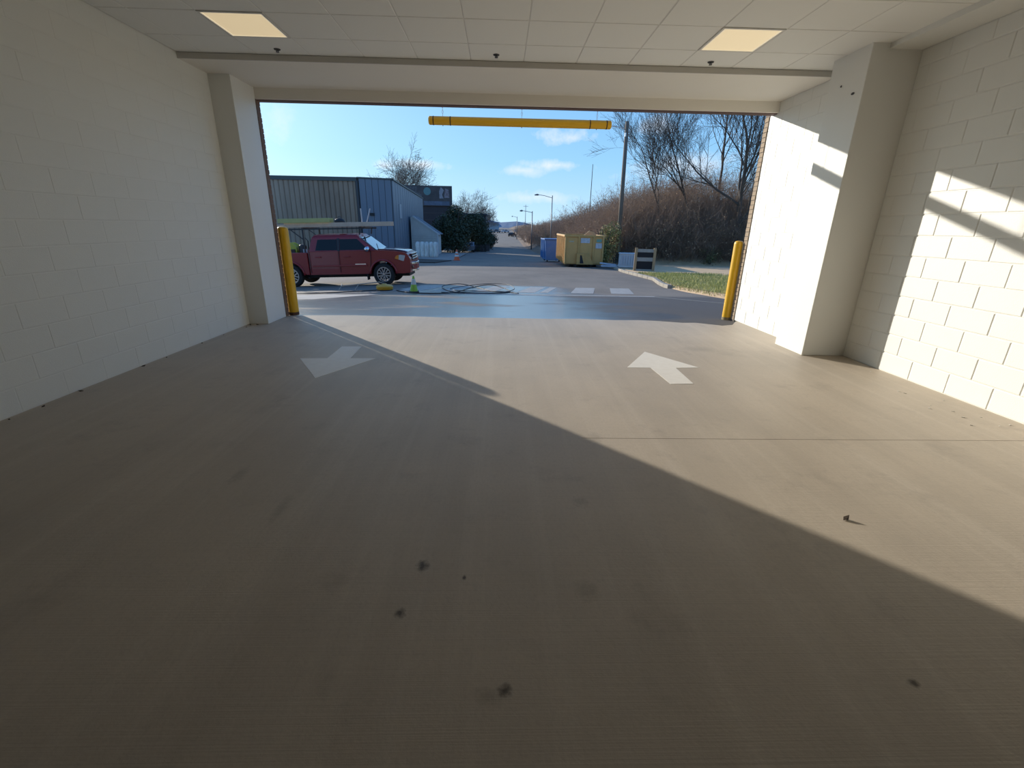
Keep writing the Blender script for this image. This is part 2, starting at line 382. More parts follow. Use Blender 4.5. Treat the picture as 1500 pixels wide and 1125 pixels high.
# pilasters
w = MB(); w.box(XL-0.25, XLP, YLP, YOP, 0, H+0.1)
tag(w.build('wall_left_pilaster', pil_paint, bevel=0.006), 'grey-shaded smooth white pilaster beside the yellow bollard and pickup', 'pilaster', kind='structure')
w = MB(); w.box(XRP, XR+0.25, YRP0, YRP1, 0, H+0.1)
pr = tag(w.build('wall_right_pilaster', pil_paint, bevel=0.006), 'white pilaster half in sun projecting from the sunlit block wall', 'pilaster', kind='structure')
a = MB(); a.lathe([(0.001, 0), (0.018, 0), (0.014, 0.008), (0.001, 0.009)], 10, (0, 0, 0), 'x')
o = a.build('anchor_hole', darkgrey, pr); o.location = (XRP-0.006, 5.50, 2.83); o.scale = (1, 1.4, 0.7)
o2 = link_mesh('anchor_hole', o.data, pr, (XRP-0.005, 5.72, 2.95)); o2.scale = (1, .6, .6)
# unseen rear walls and closed end, darkened to cut bounce on the near floor
w = MB(); w.box(XL-0.25, XL, YBACK, YB0, 0, H+0.1)
tag(w.build('wall_left_rear', mat('rear_bounce_cut_grey', (0.26, 0.25, 0.235), 0.7, noise=(2, .4))), 'unseen rear stretch of the shaded side wall, made dark grey to cut bounce light', 'wall', kind='structure')
w = MB(); w.box(XR, XR+0.25, YBACK, YB0, 0, H+0.1)
tag(w.build('wall_right_rear', mat('rear_bounce_cut_grey', (0.26, 0.25, 0.235), 0.7, noise=(2, .4))), 'unseen rear stretch of the sunlit side wall, made dark grey to cut bounce light', 'wall', kind='structure')
w = MB(); w.box(XL-0.25, XR+0.25, YBACK-0.2, YBACK, 0, H+0.1)
wb = tag(w.build('wall_back', mat('back_bounce_cut_grey', (0.14, 0.135, 0.13), 0.6)), 'unseen end wall of the bay with added slats, made dark to cut bounce light', 'wall', kind='structure')
for k in range(11):
    s_ = MB(); s_.box(XL+0.4, XR-0.4, YBACK, YBACK+0.03, 0.02+k*0.27, 0.02+k*0.27+0.25); s_.build('added_door_slat', mat('added_slat_dark', (0.18, 0.175, 0.17), 0.5), wb)  # slats added with the dark end wall to keep the rear dim
# bulkhead along the sunlit wall
w = MB(); w.box(3.892, XR+0.25, YBACK, YRP0, HB, H+0.1)
tag(w.build('trim_1', pil_paint), 'shallow white bulkhead along the ceiling edge of the sunlit wall', 'bulkhead', kind='structure')

# ceiling: tiles laid in a grid
cl = MB(); cl.box(XL-0.25, XR+0.25, YBACK, YT+0.02, H+0.02, H+0.12)
ceiling = tag(cl.build('ceiling', tile_mat), 'off-white suspended tile ceiling of the bay', 'ceiling', kind='structure')
GX0, GY0, TP = -2.80, 5.112, 0.6096
xs = [XL] + [GX0 + k*TP for k in range(-1, 12) if XL + 0.02 < GX0 + k*TP < 3.97] + [3.98]
ys = [YT] + [GY0 + TP*k for k in range(1, -9, -1)]
LX = (-2.80, -2.80 + 8*TP)
_tile = {}
def tile_mesh(lx, ly):
    k = (round(lx, 3), round(ly, 3))
    if k not in _tile:
        b = MB(); d, e = 0.02, 0.004
        b.v = [(0, 0, d), (lx, 0, d), (lx, ly, d), (0, ly, d), (0, 0, e), (lx, 0, e), (lx, ly, e), (0, ly, e), (e, e, 0), (lx-e, e, 0), (lx-e, ly-e, 0), (e, ly-e, 0)]
        b.f = [(8, 9, 10, 11)] + [(i, (i+1) % 4, 4+(i+1) % 4, 4+i) for i in range(4)] + [(4+i, 4+(i+1) % 4, 8+(i+1) % 4, 8+i) for i in range(4)]
        me = b.mesh('ceiling_tile'); me.materials.append(tile_mat); _tile[k] = me
    return _tile[k]
GAP = 0.0095
LROWS = (0,)
def is_light(x, y): return any(abs(y-(GY0+k*TP)) < 0.01 for k in LROWS) and any(abs(x-l) < 0.01 for l in LX)
for j in range(len(ys)-1):
    ya, yb = ys[j+1], ys[j]
    for i in range(len(xs)-1):
        xa, xb = xs[i], xs[i+1]
        if is_light(xa, ya) or xb - xa < 0.04: continue
        link_mesh('ceiling_tile', tile_mesh(xb-xa-GAP, yb-ya-GAP), ceiling, (xa+GAP/2, ya+GAP/2, H + rnd.uniform(0, 0.0012)))
for x in xs[1:-1]:
    t = MB(); t.box(x-0.0042, x+0.0042, ys[-1], YT, H+0.004, H+0.02); t.build('grid_runner', tee_mat, ceiling)
for y in ys[1:]:
    t = MB(); t.box(XL, 3.98, y-0.0042, y+0.0042, H+0.005, H+0.02); t.build('grid_runner', tee_mat, ceiling)
# soffit drop at the mouth of the bay + header
s_ = MB(); s_.box(XL-0.25, XR+0.25, YT, YOP, HS, H+0.14)
tag(s_.build('ceiling_soffit', soffit_mat), 'plain cream soffit panel above the bay opening', 'soffit', kind='structure')
s_ = MB(); s_.box(XL-0.02, XRP+0.19, YT-0.018, YT, HS-0.004, H-0.004)  # face of the soffit drop; its shade is painted in as grey
tag(s_.build('trim_2', mat('fascia_shade_grey', (0.58, 0.555, 0.50), 0.6)), 'narrow fascia strip between ceiling tiles and soffit, its shade painted in grey', 'trim', kind='structure')
s_ = MB(); s_.box(XL-0.25, XR+0.25, YOP-0.005, YOP+0.05, HL, HS+0.2)
tag(s_.build('wall_header', soffit_mat), 'cream painted header over the bay opening', 'header', kind='structure')
# exterior brick wall with the opening
BX0, BX1 = -3.43, 3.975
w = MB()
w.box(-9.0, BX0+0.006, YOP, 7.50-0.01, -0.3, 4.6); w.box(BX1-0.005, 9.0, 7.602, 7.72, -0.3, 4.6); w.box(-9.0, 9.0, YOP+0.05, 7.50-0.01, HL+0.03, 4.6)
wf = tag(w.build('wall_front', mortar_mat), 'brick outer wall edging the bay opening', 'wall', kind='structure')
lt = MB(); lt.box(BX0-0.1, BX1+0.1, YOP+0.04, 7.545, HL-0.012, HL+0.03); lt.build('steel_lintel', steel_brown, wf)
bmL = MB(); bmL.box(-0.1, 0.012, 0, 0.099, 0, 0.057); bmL = bmL.mesh('brick'); bmL.materials.append(brick_mat)
bmR = MB(); bmR.box(-0.012, 0.1, 0, 0.105, 0, 0.057); bmR = bmR.mesh('brick'); bmR.materials.append(tanbrick_mat)
for k in range(45):
    z = 0.006 + k*0.0675
    link_mesh('brick', bmL, wf, (BX0 + rnd.uniform(-.003, .003), YOP+0.005, z))
    o = link_mesh('brick', bmR, wf, (BX1 + rnd.uniform(-.003, .003), 7.608, z))
w = MB(); w.box(-9, 9, YBACK-0.2, 7.4, H+0.15, 4.6)  # unseen slab put in to keep daylight from leaking into the bay
tag(w.build('ceiling_light_stop', mortar_mat), 'unseen roof slab above the tile ceiling, added to stop light', 'roof', kind='structure')

# recessed light panels
def light_panel(x, label, k=0):
    t = thing('ceiling_light', label, 'light', (x + TP/2, GY0 + k*TP + TP/2, H), group='square ceiling light panels')
    h = 0.2787
    f = MB()
    for (a, b, c, d) in ((-h-.021, h+.021, -h-.021, -h), (-h-.021, h+.021, h, h+.021), (-h-.021, -h, -h, h), (h, h+.021, -h, h)): f.box(a, b, c, d, -0.006, 0.015)
    f.build('frame', tee_mat, t)
    f = MB(); e = 0.012
    for (a, b, c, d) in ((-h, h, -h, -h+e), (-h, h, h-e, h), (-h, -h+e, -h+e, h-e), (h-e, h, -h+e, h-e)): f.box(a, b, c, d, -0.004, 0.012)
    f.build('bezel', mat('lens_edge', (0.85, 0.8, 0.68), 0.5, emit=((1, .85, .6), .35)), t)
    f = MB(); f.box(-h+e, h-e, -h+e, h-e, 0.0, 0.012); f.build('lens', lens_mat, t)
light_panel(LX[0], 'square warm light panel in the ceiling nearer the shaded wall')
light_panel(LX[1], 'square warm light panel in the ceiling nearer the sunlit wall')
def sprinkler(x, y, label):
    t = thing('sprinkler_head', label, 'sprinkler', (x, y, H), group='ceiling sprinkler heads')
    MB().lathe([(0.001, 0.0), (0.036, 0.0), (0.032, -0.008), (0.016, -0.010), (0.001, -0.010)], 18).build('escutcheon', darkgrey, t)
    MB().lathe([(0.001, -0.008), (0.012, -0.008), (0.010, -0.016), (0.001, -0.016)], 10).build('body', blackm, t)
    f = MB(); f.bar((-.014, 0, -.012), (-.006, 0, -.026), .004); f.bar((.014, 0, -.012), (.006, 0, -.026), .004); f.build('yoke', blackm, t)
    MB().lathe([(0.001, -0.026), (0.019, -0.026), (0.019, -0.029), (0.001, -0.029)], 12).build('deflector', blackm, t)
sprinkler(-2.49, 6.06, 'dark sprinkler head near the light panel by the shaded wall')
sprinkler(-0.065, 6.03, 'dark sprinkler head midway along the ceiling edge')
sprinkler(2.371, 6.06, 'dark sprinkler head near the light panel by the sunlit wall')

# floor arrows
def arrow(name, pts, label):
    tag(MB().prism(pts, 0.0004, 0.0022).build(name, paint_white), label, 'floor arrow', 'painted floor arrows')
arrow('floor_arrow', [(-2.222, 4.978), (-1.794, 4.288), (-1.392, 5.011), (-1.675, 5.005), (-1.699, 5.533), (-1.936, 5.527), (-1.927, 4.995)], 'white floor arrow in the shade, pointing into the bay')
arrow('floor_arrow', [(1.392, 4.752), (1.795, 5.439), (2.204, 4.781), (1.936, 4.762), (1.917, 4.227), (1.683, 4.212), (1.655, 4.758)], 'white floor arrow in the sun, pointing out to the street')

# bollards
def bollard(x, y, z0, h, r, label, basemat):
    t = thing('bollard', label, 'bollard', (x, y, z0), group='yellow bollards')
    MB().lathe([(0.001, 0.03), (r, 0.03), (r, h-0.05), (r*.96, h-0.03), (r*.8, h-0.012), (r*.5, h-0.003), (0.001, h)], 28).build('post', yellow, t, auto=True)
    MB().lathe([(0.001, 0), (r*1.02, 0), (r*1.02, 0.05), (0.001, 0.05)], 28).build('base', basemat, t)
bollard(-3.372, 7.565, 0.0, 1.37, 0.078, 'yellow bollard at the brick jamb in front of the red pickup', mat('stained_base', (0.10, 0.05, 0.03), 0.8))
bollard(3.93, 7.80, -0.03, 1.31, 0.072, 'yellow bollard against the tan brick jamb near the grass', mat('scraped_base', (0.35, 0.27, 0.14), 0.8, noise=(20, .8), col2=(.12, .10, .08)))

# clearance bar on chains
cb = thing('clearance_bar', 'yellow clearance bar with black bands hanging on chains', 'clearance bar', (0.298, 8.17, 2.983))
R_ = 0.062
MB().lathe([(0.001, -1.44), (R_*.8, -1.44), (R_, -1.425), (R_, 1.425), (R_*.8, 1.44), (0.001, 1.44)], 28, axis='x').build('tube', yellow_bar, cb, auto=True)
for x in (-1.365, -1.10, 1.10, 1.365):
    MB().lathe([(R_-.002, -.007), (R_+.0025, -.007), (R_+.0025, .007), (R_-.002, .007)], 28, (x, 0, 0), 'x').build('band', mat('band_black', (.05, .02, .015), .6), cb)
ys_ = 7.62
for x in (-1.22, 0.02, 1.21):
    pts = [(x, 0, R_ + 0.0), (x, 0, R_+.06), (x, -.10, .30), (x, -.46, .50)]
    c_ = MB()
    # links strung between the eye bolt on the tube and the header above
    P = [Vector((x, 0, R_)), Vector((x, 0, 0.42))]
    n = 9
    for k in range(n):
        p = P[0].lerp(P[1], (k+.5)/n)
        e = (0.011, 0) if k % 2 else (0, 0.011)
        loop = [(p.x + e[0]*math.cos(t), p.y + e[1]*math.cos(t), p.z + .024*math.sin(t)) for t in [i*math.pi/4 for i in range(9)]]
        c_.tube(loop, 0.0028, 4, False)
    c_.build('chain', alum, cb)
    MB().tube([(x, 0, -R_-.012), (x, 0, -R_)], .006, 8).build('bolt', darkgrey, cb)
    MB().box(x-.02, x+.02, -.67, .05, .42, .45).build('bracket', steel_brown, cb)

# ================================================================== THE STREET
PY = [0, 7.5, 12, 18, 30, 55, 88, 110, 150, 250, 400, 900]
PZ = [-0.012, -0.012, -.33, -.72, -.98, -1.9, -2.66, -2.8, -2.45, -1.2, 0, 3]
def G(x, y):
    z = float(np.interp(y, PY, PZ))
    if x < -3.2:
        k = max(0.0, min(1.0, (y-9)/5))*max(0.0, min(1.0, (40-y)/15))
        z -= 0.036*min(-3.2-x, 9)*k
    return z
VB = [(6.3, 6.0), (6.3, 10), (6.2, 15.6), (6.6, 19), (7.05, 21.2), (6.9, 26), (7.2, 30), (7.2, 42), (5.3, 52), (5.2, 110), (5.5, 150), (7, 400)]
def verge_x(y): return float(np.interp(y, [p[1] for p in VB], [p[0] for p in VB]))
def mound(x, y):
    s1, s2 = x - (verge_x(y) + 0.9), (y - float(np.interp(x, [7, 9, 14, 20], [38, 36, 34.5, 33.5])))*1.1
    s = min(s1, s2)
    if s <= 0: return 0.0
    far = max(0.45, min(1.0, 1.0 - (y-70)/120))
    return (6.6*(1-math.exp(-s/7.0)))*far
def GV(x, y):
    k = max(0.0, min(1.0, (x-verge_x(y))/0.25))
    return G(x, y) + 0.10*k + mound(x, y)
def grid_mesh(name, xs, ys, fz, m):
    V = [(x, y, fz(x, y)) for y in ys for x in xs]; nx = len(xs)
    F = [(j*nx+i, j*nx+i+1, (j+1)*nx+i+1, (j+1)*nx+i) for j in range(len(ys)-1) for i in range(nx-1)]
    me = fast_mesh(name, V, F, m)
    for p in me.polygons: p.use_smooth = True
    o = bpy.data.objects.new(name, me); COL.objects.link(o); return o
gy = [7.0, 7.5, 8, 9, 10, 11, 12, 13, 14, 15, 16, 17, 18, 20, 22, 25, 28, 30, 34, 38, 42, 46, 50, 55, 62, 70, 80, 88, 98, 110, 130, 150, 180, 215, 250, 300, 350, 400]
gx = [-90, -60, -40, -25, -15, -12.2, -10, -8, -6, -4.5, -3.2, -1, 1, 3, 4.5, 6, 7.5, 9]
road = tag(grid_mesh('road', gx, gy, G, asphalt_mat), 'grey asphalt street running away from the bay with wet patches', 'street', kind='structure')
# bank and verge on the pole side of the street
soil = mat('leaf_litter_soil', (0.25, 0.17, 0.11), 0.95, noise=(1.3, 0.8), col2=(0.13, 0.09, 0.065), bump=(8, 0.6))
yy = sorted(set([6.5 + 0.5*k for k in range(0, 68)] + [40 + 2.5*k for k in range(0, 30)] + [115, 130, 150, 180, 220, 280, 400]))
us = [0, .25, .6, 1.2, 2, 3, 4, 5, 6, 7.5, 9, 11, 13, 16, 20, 26, 34, 50, 80]
V = []; F = []
for y in yy:
    vx = verge_x(y)
    for u in us: V.append((vx+u, y, GV(vx+u, y) if u > 0 else G(vx, y)-0.03))
n_ = len(us)
for j in range(len(yy)-1):
    for i in range(n_-1): F.append((j*n_+i, j*n_+i+1, (j+1)*n_+i+1, (j+1)*n_+i))
me = fast_mesh('hillside', V, F, soil)
at = me.color_attributes.new('ground_kind', 'FLOAT_COLOR', 'POINT')
for k, (x, y, z) in enumerate(V):
    q = max(0.0, min(1.0, 1.15 - mound(x, y)*1.9)) if y < 42 else 0.0
    at.data[k].color = (q, q, q, 1)
nt = soil.node_tree; bs = nt.nodes['Principled BSDF']; src = bs.inputs['Base Color'].links[0].from_socket
an = nt.nodes.new('ShaderNodeAttribute'); an.attribute_name = 'ground_kind'
nz = nt.nodes.new('ShaderNodeTexNoise'); nz.inputs['Scale'].default_value = 1.7; nz.inputs['Detail'].default_value = 6
tcn = nt.nodes.new('ShaderNodeTexCoord'); nt.links.new(tcn.outputs['Object'], nz.inputs['Vector'])
sm = nt.nodes.new('ShaderNodeMix'); sm.data_type = 'RGBA'; nt.links.new(nz.outputs['Fac'], sm.inputs[0]); sm.inputs[6].default_value = (.78, .54, .31, 1); sm.inputs[7].default_value = (.50, .34, .19, 1)
fm = nt.nodes.new('ShaderNodeMix'); fm.data_type = 'RGBA'; nt.links.new(an.outputs['Fac'], fm.inputs[0]); nt.links.new(src, fm.inputs[6]); nt.links.new(sm.outputs[2], fm.inputs[7]); nt.links.new(fm.outputs[2], bs.inputs['Base Color'])
for p in me.polygons: p.use_smooth = True
hill = bpy.data.objects.new('ground_hillside', me); COL.objects.link(hill)
tag(hill, 'brown leaf-littered bank rising beside the street with straw strip', 'bank', kind='structure')
# kerb stones
kerb = MB(); kerb.box(7.06, 7.07, 21.2, 21.21, -.85, -.84)
ko = tag(kerb.build('kerb', mat('kerb_concrete', (0.40, 0.35, 0.28), 0.85, noise=(4, .6))), 'low concrete kerb edging the grass by the wooden frame', 'kerb', kind='structure')
for k in range(20):
    y0, y1 = 17.4 + k*0.75, 17.4 + (k+1)*0.75 - 0.02
    a, b = Vector((verge_x(y0), y0, G(7, y0)+.05)), Vector((verge_x(y1), y1, G(7, y1)+.05))
    MB().bar(a, b, 0.17, 0.17).build('kerb_stone', MATS['kerb_concrete'], ko, bevel=0.02)
# far ridge and far lots
rg = MB(); n = 60
top = [( -260 + k*10, 620, 8.5 + 4*math.sin(k*.37) + 2.2*math.sin(k*1.13+1) + (3 if k < 22 else 0)) for k in range(n)]
for k in range(n-1):
    a, b = top[k], top[k+1]
    rg.quad((a[0], 560, -3), (b[0], 560, -3), b, a); rg.quad(a, b, (b[0], 700, -3), (a[0], 700, -3))
tag(rg.build('ridge', mat('hazy_ridge', (0.17, 0.25, 0.34), 0.95, noise=(.03, .6))), 'hazy blue wooded ridge at the end of the street', 'hill', kind='structure')  # distance haze is mixed into the blue base colour

# markings on the street
def on_ground(pts, lift): return [(x, y, G(x, y)+lift) for x, y in pts]
def marking(name, poly, label, m=road_white, group=None, cat='road marking', lift=.004):
    top = on_ground(poly, lift); bot = on_ground(poly, -.01); b = MB(); n = len(poly)
    b.v = bot + top; b.f = [tuple(range(n, 2*n)), tuple(reversed(range(n)))] + [(k, (k+1) % n, n+(k+1) % n, n+k) for k in range(n)]
    return tag(b.build(name, m), label, cat, group)
marking('stop_line', [(-1.0, 13.0), (4.45, 13.0), (4.45, 13.28), (-1.0, 13.28)], 'long white line across the street in front of crosswalk bars')
CW = [(-3.35, -2.45), (-2.1, -1.5), (-.85, -.25), (.5, 1.05), (1.2, 1.45), (2.15, 2.85), (3.4, 4.1)]
CWL = ['faded crosswalk bar just behind the yellow floor cleaner', 'wet crosswalk bar next to the lime cone', 'wet crosswalk bar under the coiled hose', 'wet white crosswalk bar beside the hose end', 'narrow white crosswalk bar near the street centre', 'dry white crosswalk bar, second from the grass', 'dry white crosswalk bar closest to the grass']
for (a, b), l in zip(CW, CWL):
    dx = 0.28
    marking('crosswalk_bar', [(a, 14.05), (b, 14.05), (b+dx*2.2, 16.9), (a+dx*2.2, 16.9)], l, group='crosswalk bars')
marking('seam_line', [(4.4, 13.0), (6.1, 10.4), (6.1, 10.47), (4.45, 13.1)], 'thin pale seam line running from the white line to the grass', mat('seam_pale', (.26, .25, .23), .8))
marking('centre_line', [(1.15, 23.2), (1.25, 23.2), (.85, 60), (.75, 60)], 'worn pale centre line down the street', mat('worn_line', (.24, .215, .17), .8, noise=(.8, 1), col2=(.15, .135, .12)))
marking('faded_patch', [(-5.2, 12.6), (-3.1, 12.1), (-2.4, 12.5), (-4.6, 12.95)], 'pale faded strip on the pavement before the pickup', mat('pale_patch', (.36, .33, .29), .85, noise=(3, .7), col2=(.2, .19, .17)))
marking('pale_pavement', [(-8.5, 10.6), (-4.4, 10.9), (-3.2, 12.6), (-9.5, 13.4)], 'pale dry concrete patch between bollard and pickup', mat('pale_patch2', (.42, .385, .34), .85, noise=(2, .5), col2=(.3, .27, .24)), lift=.002)

# grass verge
def grass():
    r = np.random.RandomState(3); V = []; F = []
    N = 34000
    ys = r.uniform(9.0, 24.5, N); 
    for y in ys:
        vx = verge_x(y); wdt = np.interp(y, [9, 15, 20, 24.5], [9, 8, 6.6, 5]); x = vx + 0.05 + r.rand()*wdt
        if r.rand() < ((x-vx)/wdt)**3: continue
        z = GV(x, y); h = r.uniform(.05, .14); a = r.rand()*6.28; l = r.uniform(-.04, .04, 2); w_ = .008
        i = len(V); ca, sa = math.cos(a)*w_, math.sin(a)*w_
        V += [(x-ca, y-sa, z), (x+ca, y+sa, z), (x+l[0], y+l[1], z+h)]; F.append((i, i+1, i+2))
    g = mat('grass_blade', (0.36, 0.38, 0.10), 0.8, noise=(.9, .8), col2=(0.44, 0.36, 0.15))
    o = bpy.data.objects.new('grass', fast_mesh('grass', V, F, g)); COL.objects.link(o)
    tag(o, 'short green grass strip along the kerb by the bollard', 'grass', kind='stuff')
    # turf under the blades
    V = []; F = []; yy = np.linspace(8.5, 24.6, 32)
    for y in yy:
        vx = verge_x(y); wdt = float(np.interp(y, [9, 15, 20, 24.6], [9, 7.6, 6.0, 4.2]))
        for q in (0.04, .3, .6, 1): V.append((vx+q*wdt, y + .15*math.sin(q*9+y*3), GV(vx+q*wdt, y)+.012))
    for j in range(31):
        for i in range(3): F.append((j*4+i, j*4+i+1, (j+1)*4+i+1, (j+1)*4+i))
    o = bpy.data.objects.new('lawn', fast_mesh('lawn', V, F, mat('turf', (0.30, 0.31, 0.09), .95, noise=(2.5, .9), col2=(.40, .31, .14)))); COL.objects.link(o)
    tag(o, 'green turf ground of the verge beside the kerb', 'lawn', kind='structure')
grass()

# ------------------------------------------------------------------ vegetation
def tree_mb(seed, height, r0, spread=0.9, levels=4, lean=(0, 0), kids=(5, 5, 4, 3), trunk=0.35, up=0.25, minr=.006, frac=.62, bl=1.0, lead=.5):
    r = random.Random(seed); b = MB()
    def branch(p, d, L, rad, lv):
        n = 5 if lv < 2 else 3; pts = [p]; dd = d.copy()
        for k in range(n):
            j = 0.10 if lv == 0 else 0.22
            dd = (dd + Vector((r.uniform(-j, j), r.uniform(-j, j), r.uniform(-j, j) + up*0.12*(lv > 0)))).normalized()
            pts.append(pts[-1] + dd*(L/n))
        tip = rad*(0.45 if lv < levels else 0.3)
        rads = [max(minr, rad + (tip-rad)*k/n) for k in range(n+1)]
        b.tube(pts, rads, 6 if lv == 0 else (5 if lv == 1 else 3), False)
        if lv >= levels: return
        nk = kids[lv]
        for k in range(nk):
            t = trunk + (1-trunk)*(k+r.uniform(0.2, .9))/nk if lv == 0 else 0.25 + .75*(k+r.random())/nk
            t = min(t, .999); s = t*n; i = min(int(s), n-1); q = pts[i].lerp(pts[i+1], s-i)
            ax = (pts[i+1]-pts[i]).normalized(); a = r.random()*6.283
            u = ax.orthogonal().normalized(); v = ax.cross(u)
            side = u*math.cos(a) + v*math.sin(a); ang = r.uniform(.45, .95)*spread
            nd = (ax*math.cos(ang) + side*math.sin(ang) + Vector((0, 0, up*.5))).normalized()
            branch(q, nd, L*r.uniform(.45, .68)*(bl if lv == 0 else 1)*(1.15-.4*t if lv == 0 else 1), max(minr, rads[i]*r.uniform(.42, .62)), lv+1)
        # leader
        branch(pts[-1], dd, L*lead, tip, lv+1)
    branch(Vector((0, 0, 0)), Vector((lean[0], lean[1], 1)).normalized(), height*frac, r0, 0)
    return b
bark = mat('grey_brown_bark', (0.10, 0.078, 0.062), 0.9, noise=(6, .6))
bark2 = mat('twig_brown', (0.32, 0.22, 0.15), 0.9, noise=(.6, .8), col2=(.20, .135, .10))
bark_far = mat('pale_twig', (0.22, 0.185, 0.15), 0.9)
def bare_tree(x, y, seed, height, r0, label, m=bark, group=None, z=None, **kw):
    o = tag(tree_mb(seed, height, r0, **kw).build('bare_tree', m), label, 'tree', group)
    o.location = (x, y, GV(x, y) - .05 if z is None else z); return o
bare_tree(17.0, 34.3, 11, 12.5, .19, 'tall leafless tree at the edge of the tan brick jamb', spread=.95, levels=4, kids=(10, 7, 6, 5), up=.28, trunk=.2)
bare_tree(12.9, 37.5, 5, 9.0, .085, 'slim leafless tree leaning towards the utility pole', spread=.7, levels=4, kids=(8, 6, 5, 4), lean=(-.5, 0), up=.3)
bare_tree(14.9, 37, 23, 9.6, .10, 'leafless tree with long slanting limbs between pole and tall tree', spread=.8, levels=4, kids=(9, 7, 5, 4), lean=(-.35, .1), up=.35)
bare_tree(19.6, 44, 31, 11, .12, 'leafless tree rising behind the tall tree above the thicket', spread=.8, levels=4, kids=(9, 6, 5, 4), up=.4)
bare_tree(-21.3, 101, 41, 17.5, .26, 'rounded leafless tree above the metal building roof', m=bark_far, spread=1.15, levels=4, kids=(12, 7, 6, 5), minr=.017, z=-2.6, up=.2, frac=.5, bl=1.5, lead=.12, trunk=.45)
bare_tree(-7.0, 110, 43, 12.4, .2, 'pale leafless tree behind the dark evergreen', m=bark_far, spread=1.15, levels=4, kids=(12, 7, 6, 5), minr=.012, z=-2.8, up=.2, frac=.5, bl=1.35, lead=.15, trunk=.4)
bare_tree(-2.9, 112, 47, 9.2, .16, 'small pale leafless tree nearest the street vanishing point', m=bark_far, spread=1.15, levels=4, kids=(10, 7, 6, 5), minr=.012, z=-2.8, up=.2, frac=.5, bl=1.35, lead=.15, trunk=.4)

def thicket():
    r = np.random.RandomState(11); V = []; F = []; LV = []; LF = []
    TP_, TQ_, TA_, TB_ = [], [], [], []
    def twig(p, q, ra, rb): TP_.append(p); TQ_.append(q); TA_.append(ra); TB_.append(rb)
    spots = []
    for _ in range(4000):
        y = 30.5 + r.rand()**1.6*85; vx = verge_x(y); x = vx + 1.6 + r.rand()**1.25*(16 if y < 45 else 13)
        if mound(x, y) < .3: continue
        if (x-9)**2 + (y-36)**2 < 1.2: continue
        # keep to what stands in the wedge seen through the mouth of the bay, with margin
        if x > 0.68*y: continue
        if 0.62*y < x: continue
        spots.append((x, y))
    spots = spots[:900]
    for _ in range(420):
        x = r.uniform(8.0, 22.0); y = float(np.interp(x, [7, 9, 14, 20], [38, 36, 34.5, 33.5])) + .25 + r.rand()**1.5*5
        if (x-9)**2 + (y-36)**2 > 1.2: spots.append((x, y))
    for _ in range(170):
        y = r.uniform(105, 240); spots.append((verge_x(y) + 1.2 + r.rand()**1.4*16, y))
    for (x, y) in spots:
        near = y < 52
        z = GV(x, y) - .05; h = r.uniform(1.6, 4.0)*(1 if near else .95); w_ = h*.42
        ns = 10 if near else 7; th = .012 if near else (.02 if y < 105 else .045)
        for s in range(ns):
            p = np.array([x + r.normal(0, .35), y + r.normal(0, .35), z]); d = np.array([r.normal(0, .42), r.normal(0, .42), 1.0]); L = h*r.uniform(.6, 1.1)
            pts = [p]
            for k in range(3):
                d = d + r.normal(0, .28, 3); d /= np.linalg.norm(d); pts.append(pts[-1] + d*L/3)
            for k in range(3): twig(pts[k], pts[k+1], th*(1-.25*k), th*(.75-.22*k))
            for k in range(6 if near else 4):
                t = r.uniform(.5, 2.95); i = int(t); q = pts[i] + (pts[i+1]-pts[i])*(t-i)
                dd = r.normal(0, 1, 3) + np.array([0, 0, .7]); dd /= np.linalg.norm(dd); l = L*r.uniform(.12, .34)
                e = q + dd*l; twig(q, e, th*.5, th*.25)
                for _k in range(2):
                    d2 = dd + r.normal(0, .8, 3); d2 /= np.linalg.norm(d2); e2 = q + (e-q)*r.uniform(.3, .9); twig(e2, e2 + d2*l*.6, th*.38, th*.2)
                if r.rand() < .5:
                    a, bb = r.normal(0, 1, 3), r.normal(0, 1, 3); s_ = r.uniform(.025, .06)*(1 if near else 1.5); a *= s_/np.linalg.norm(a); bb *= s_/np.linalg.norm(bb)
                    i = len(LV); LV.extend([e-a, e+bb, e+a, e-bb]); LF.append((i, i+1, i+2, i+3))
    P_, Q_ = np.array(TP_), np.array(TQ_); A_, B_ = np.array(TA_)[:, None], np.array(TB_)[:, None]
    D_ = Q_-P_; D_ /= np.linalg.norm(D_, axis=1)[:, None] + 1e-9
    U_ = np.cross(D_, [0.31, 0.77, 0.55]); U_ /= np.linalg.norm(U_, axis=1)[:, None] + 1e-9; W_ = np.cross(D_, U_)
    ring = [(U_*math.cos(k*2.0944) + W_*math.sin(k*2.0944)) for k in range(3)]
    V = np.stack([P_ + q*A_ for q in ring] + [Q_ + q*B_ for q in ring], axis=1).reshape(-1, 3)
    b_ = (np.arange(len(P_))*6)[:, None]
    F = np.concatenate([b_ + np.array([[k, (k+1) % 3, (k+1) % 3+3, k+3]]) for k in range(3)], axis=0)
    o = bpy.data.objects.new('thicket', fast_mesh('thicket', V, F, bark2)); COL.objects.link(o)
    tag(o, 'dense brown leafless brush covering the bank behind the utility pole', 'brush', kind='stuff')
    o = bpy.data.objects.new('dry_leaves', fast_mesh('dry_leaves', LV, LF, mat('dry_leaf', (0.48, 0.31, 0.16), .8, noise=(3, .9), col2=(.26, .16, .095)))); COL.objects.link(o)
    tag(o, 'withered brown leaves clinging to the brush on the bank', 'leaves', kind='stuff')
    return len(F), len(LF)
print('thicket', thicket())

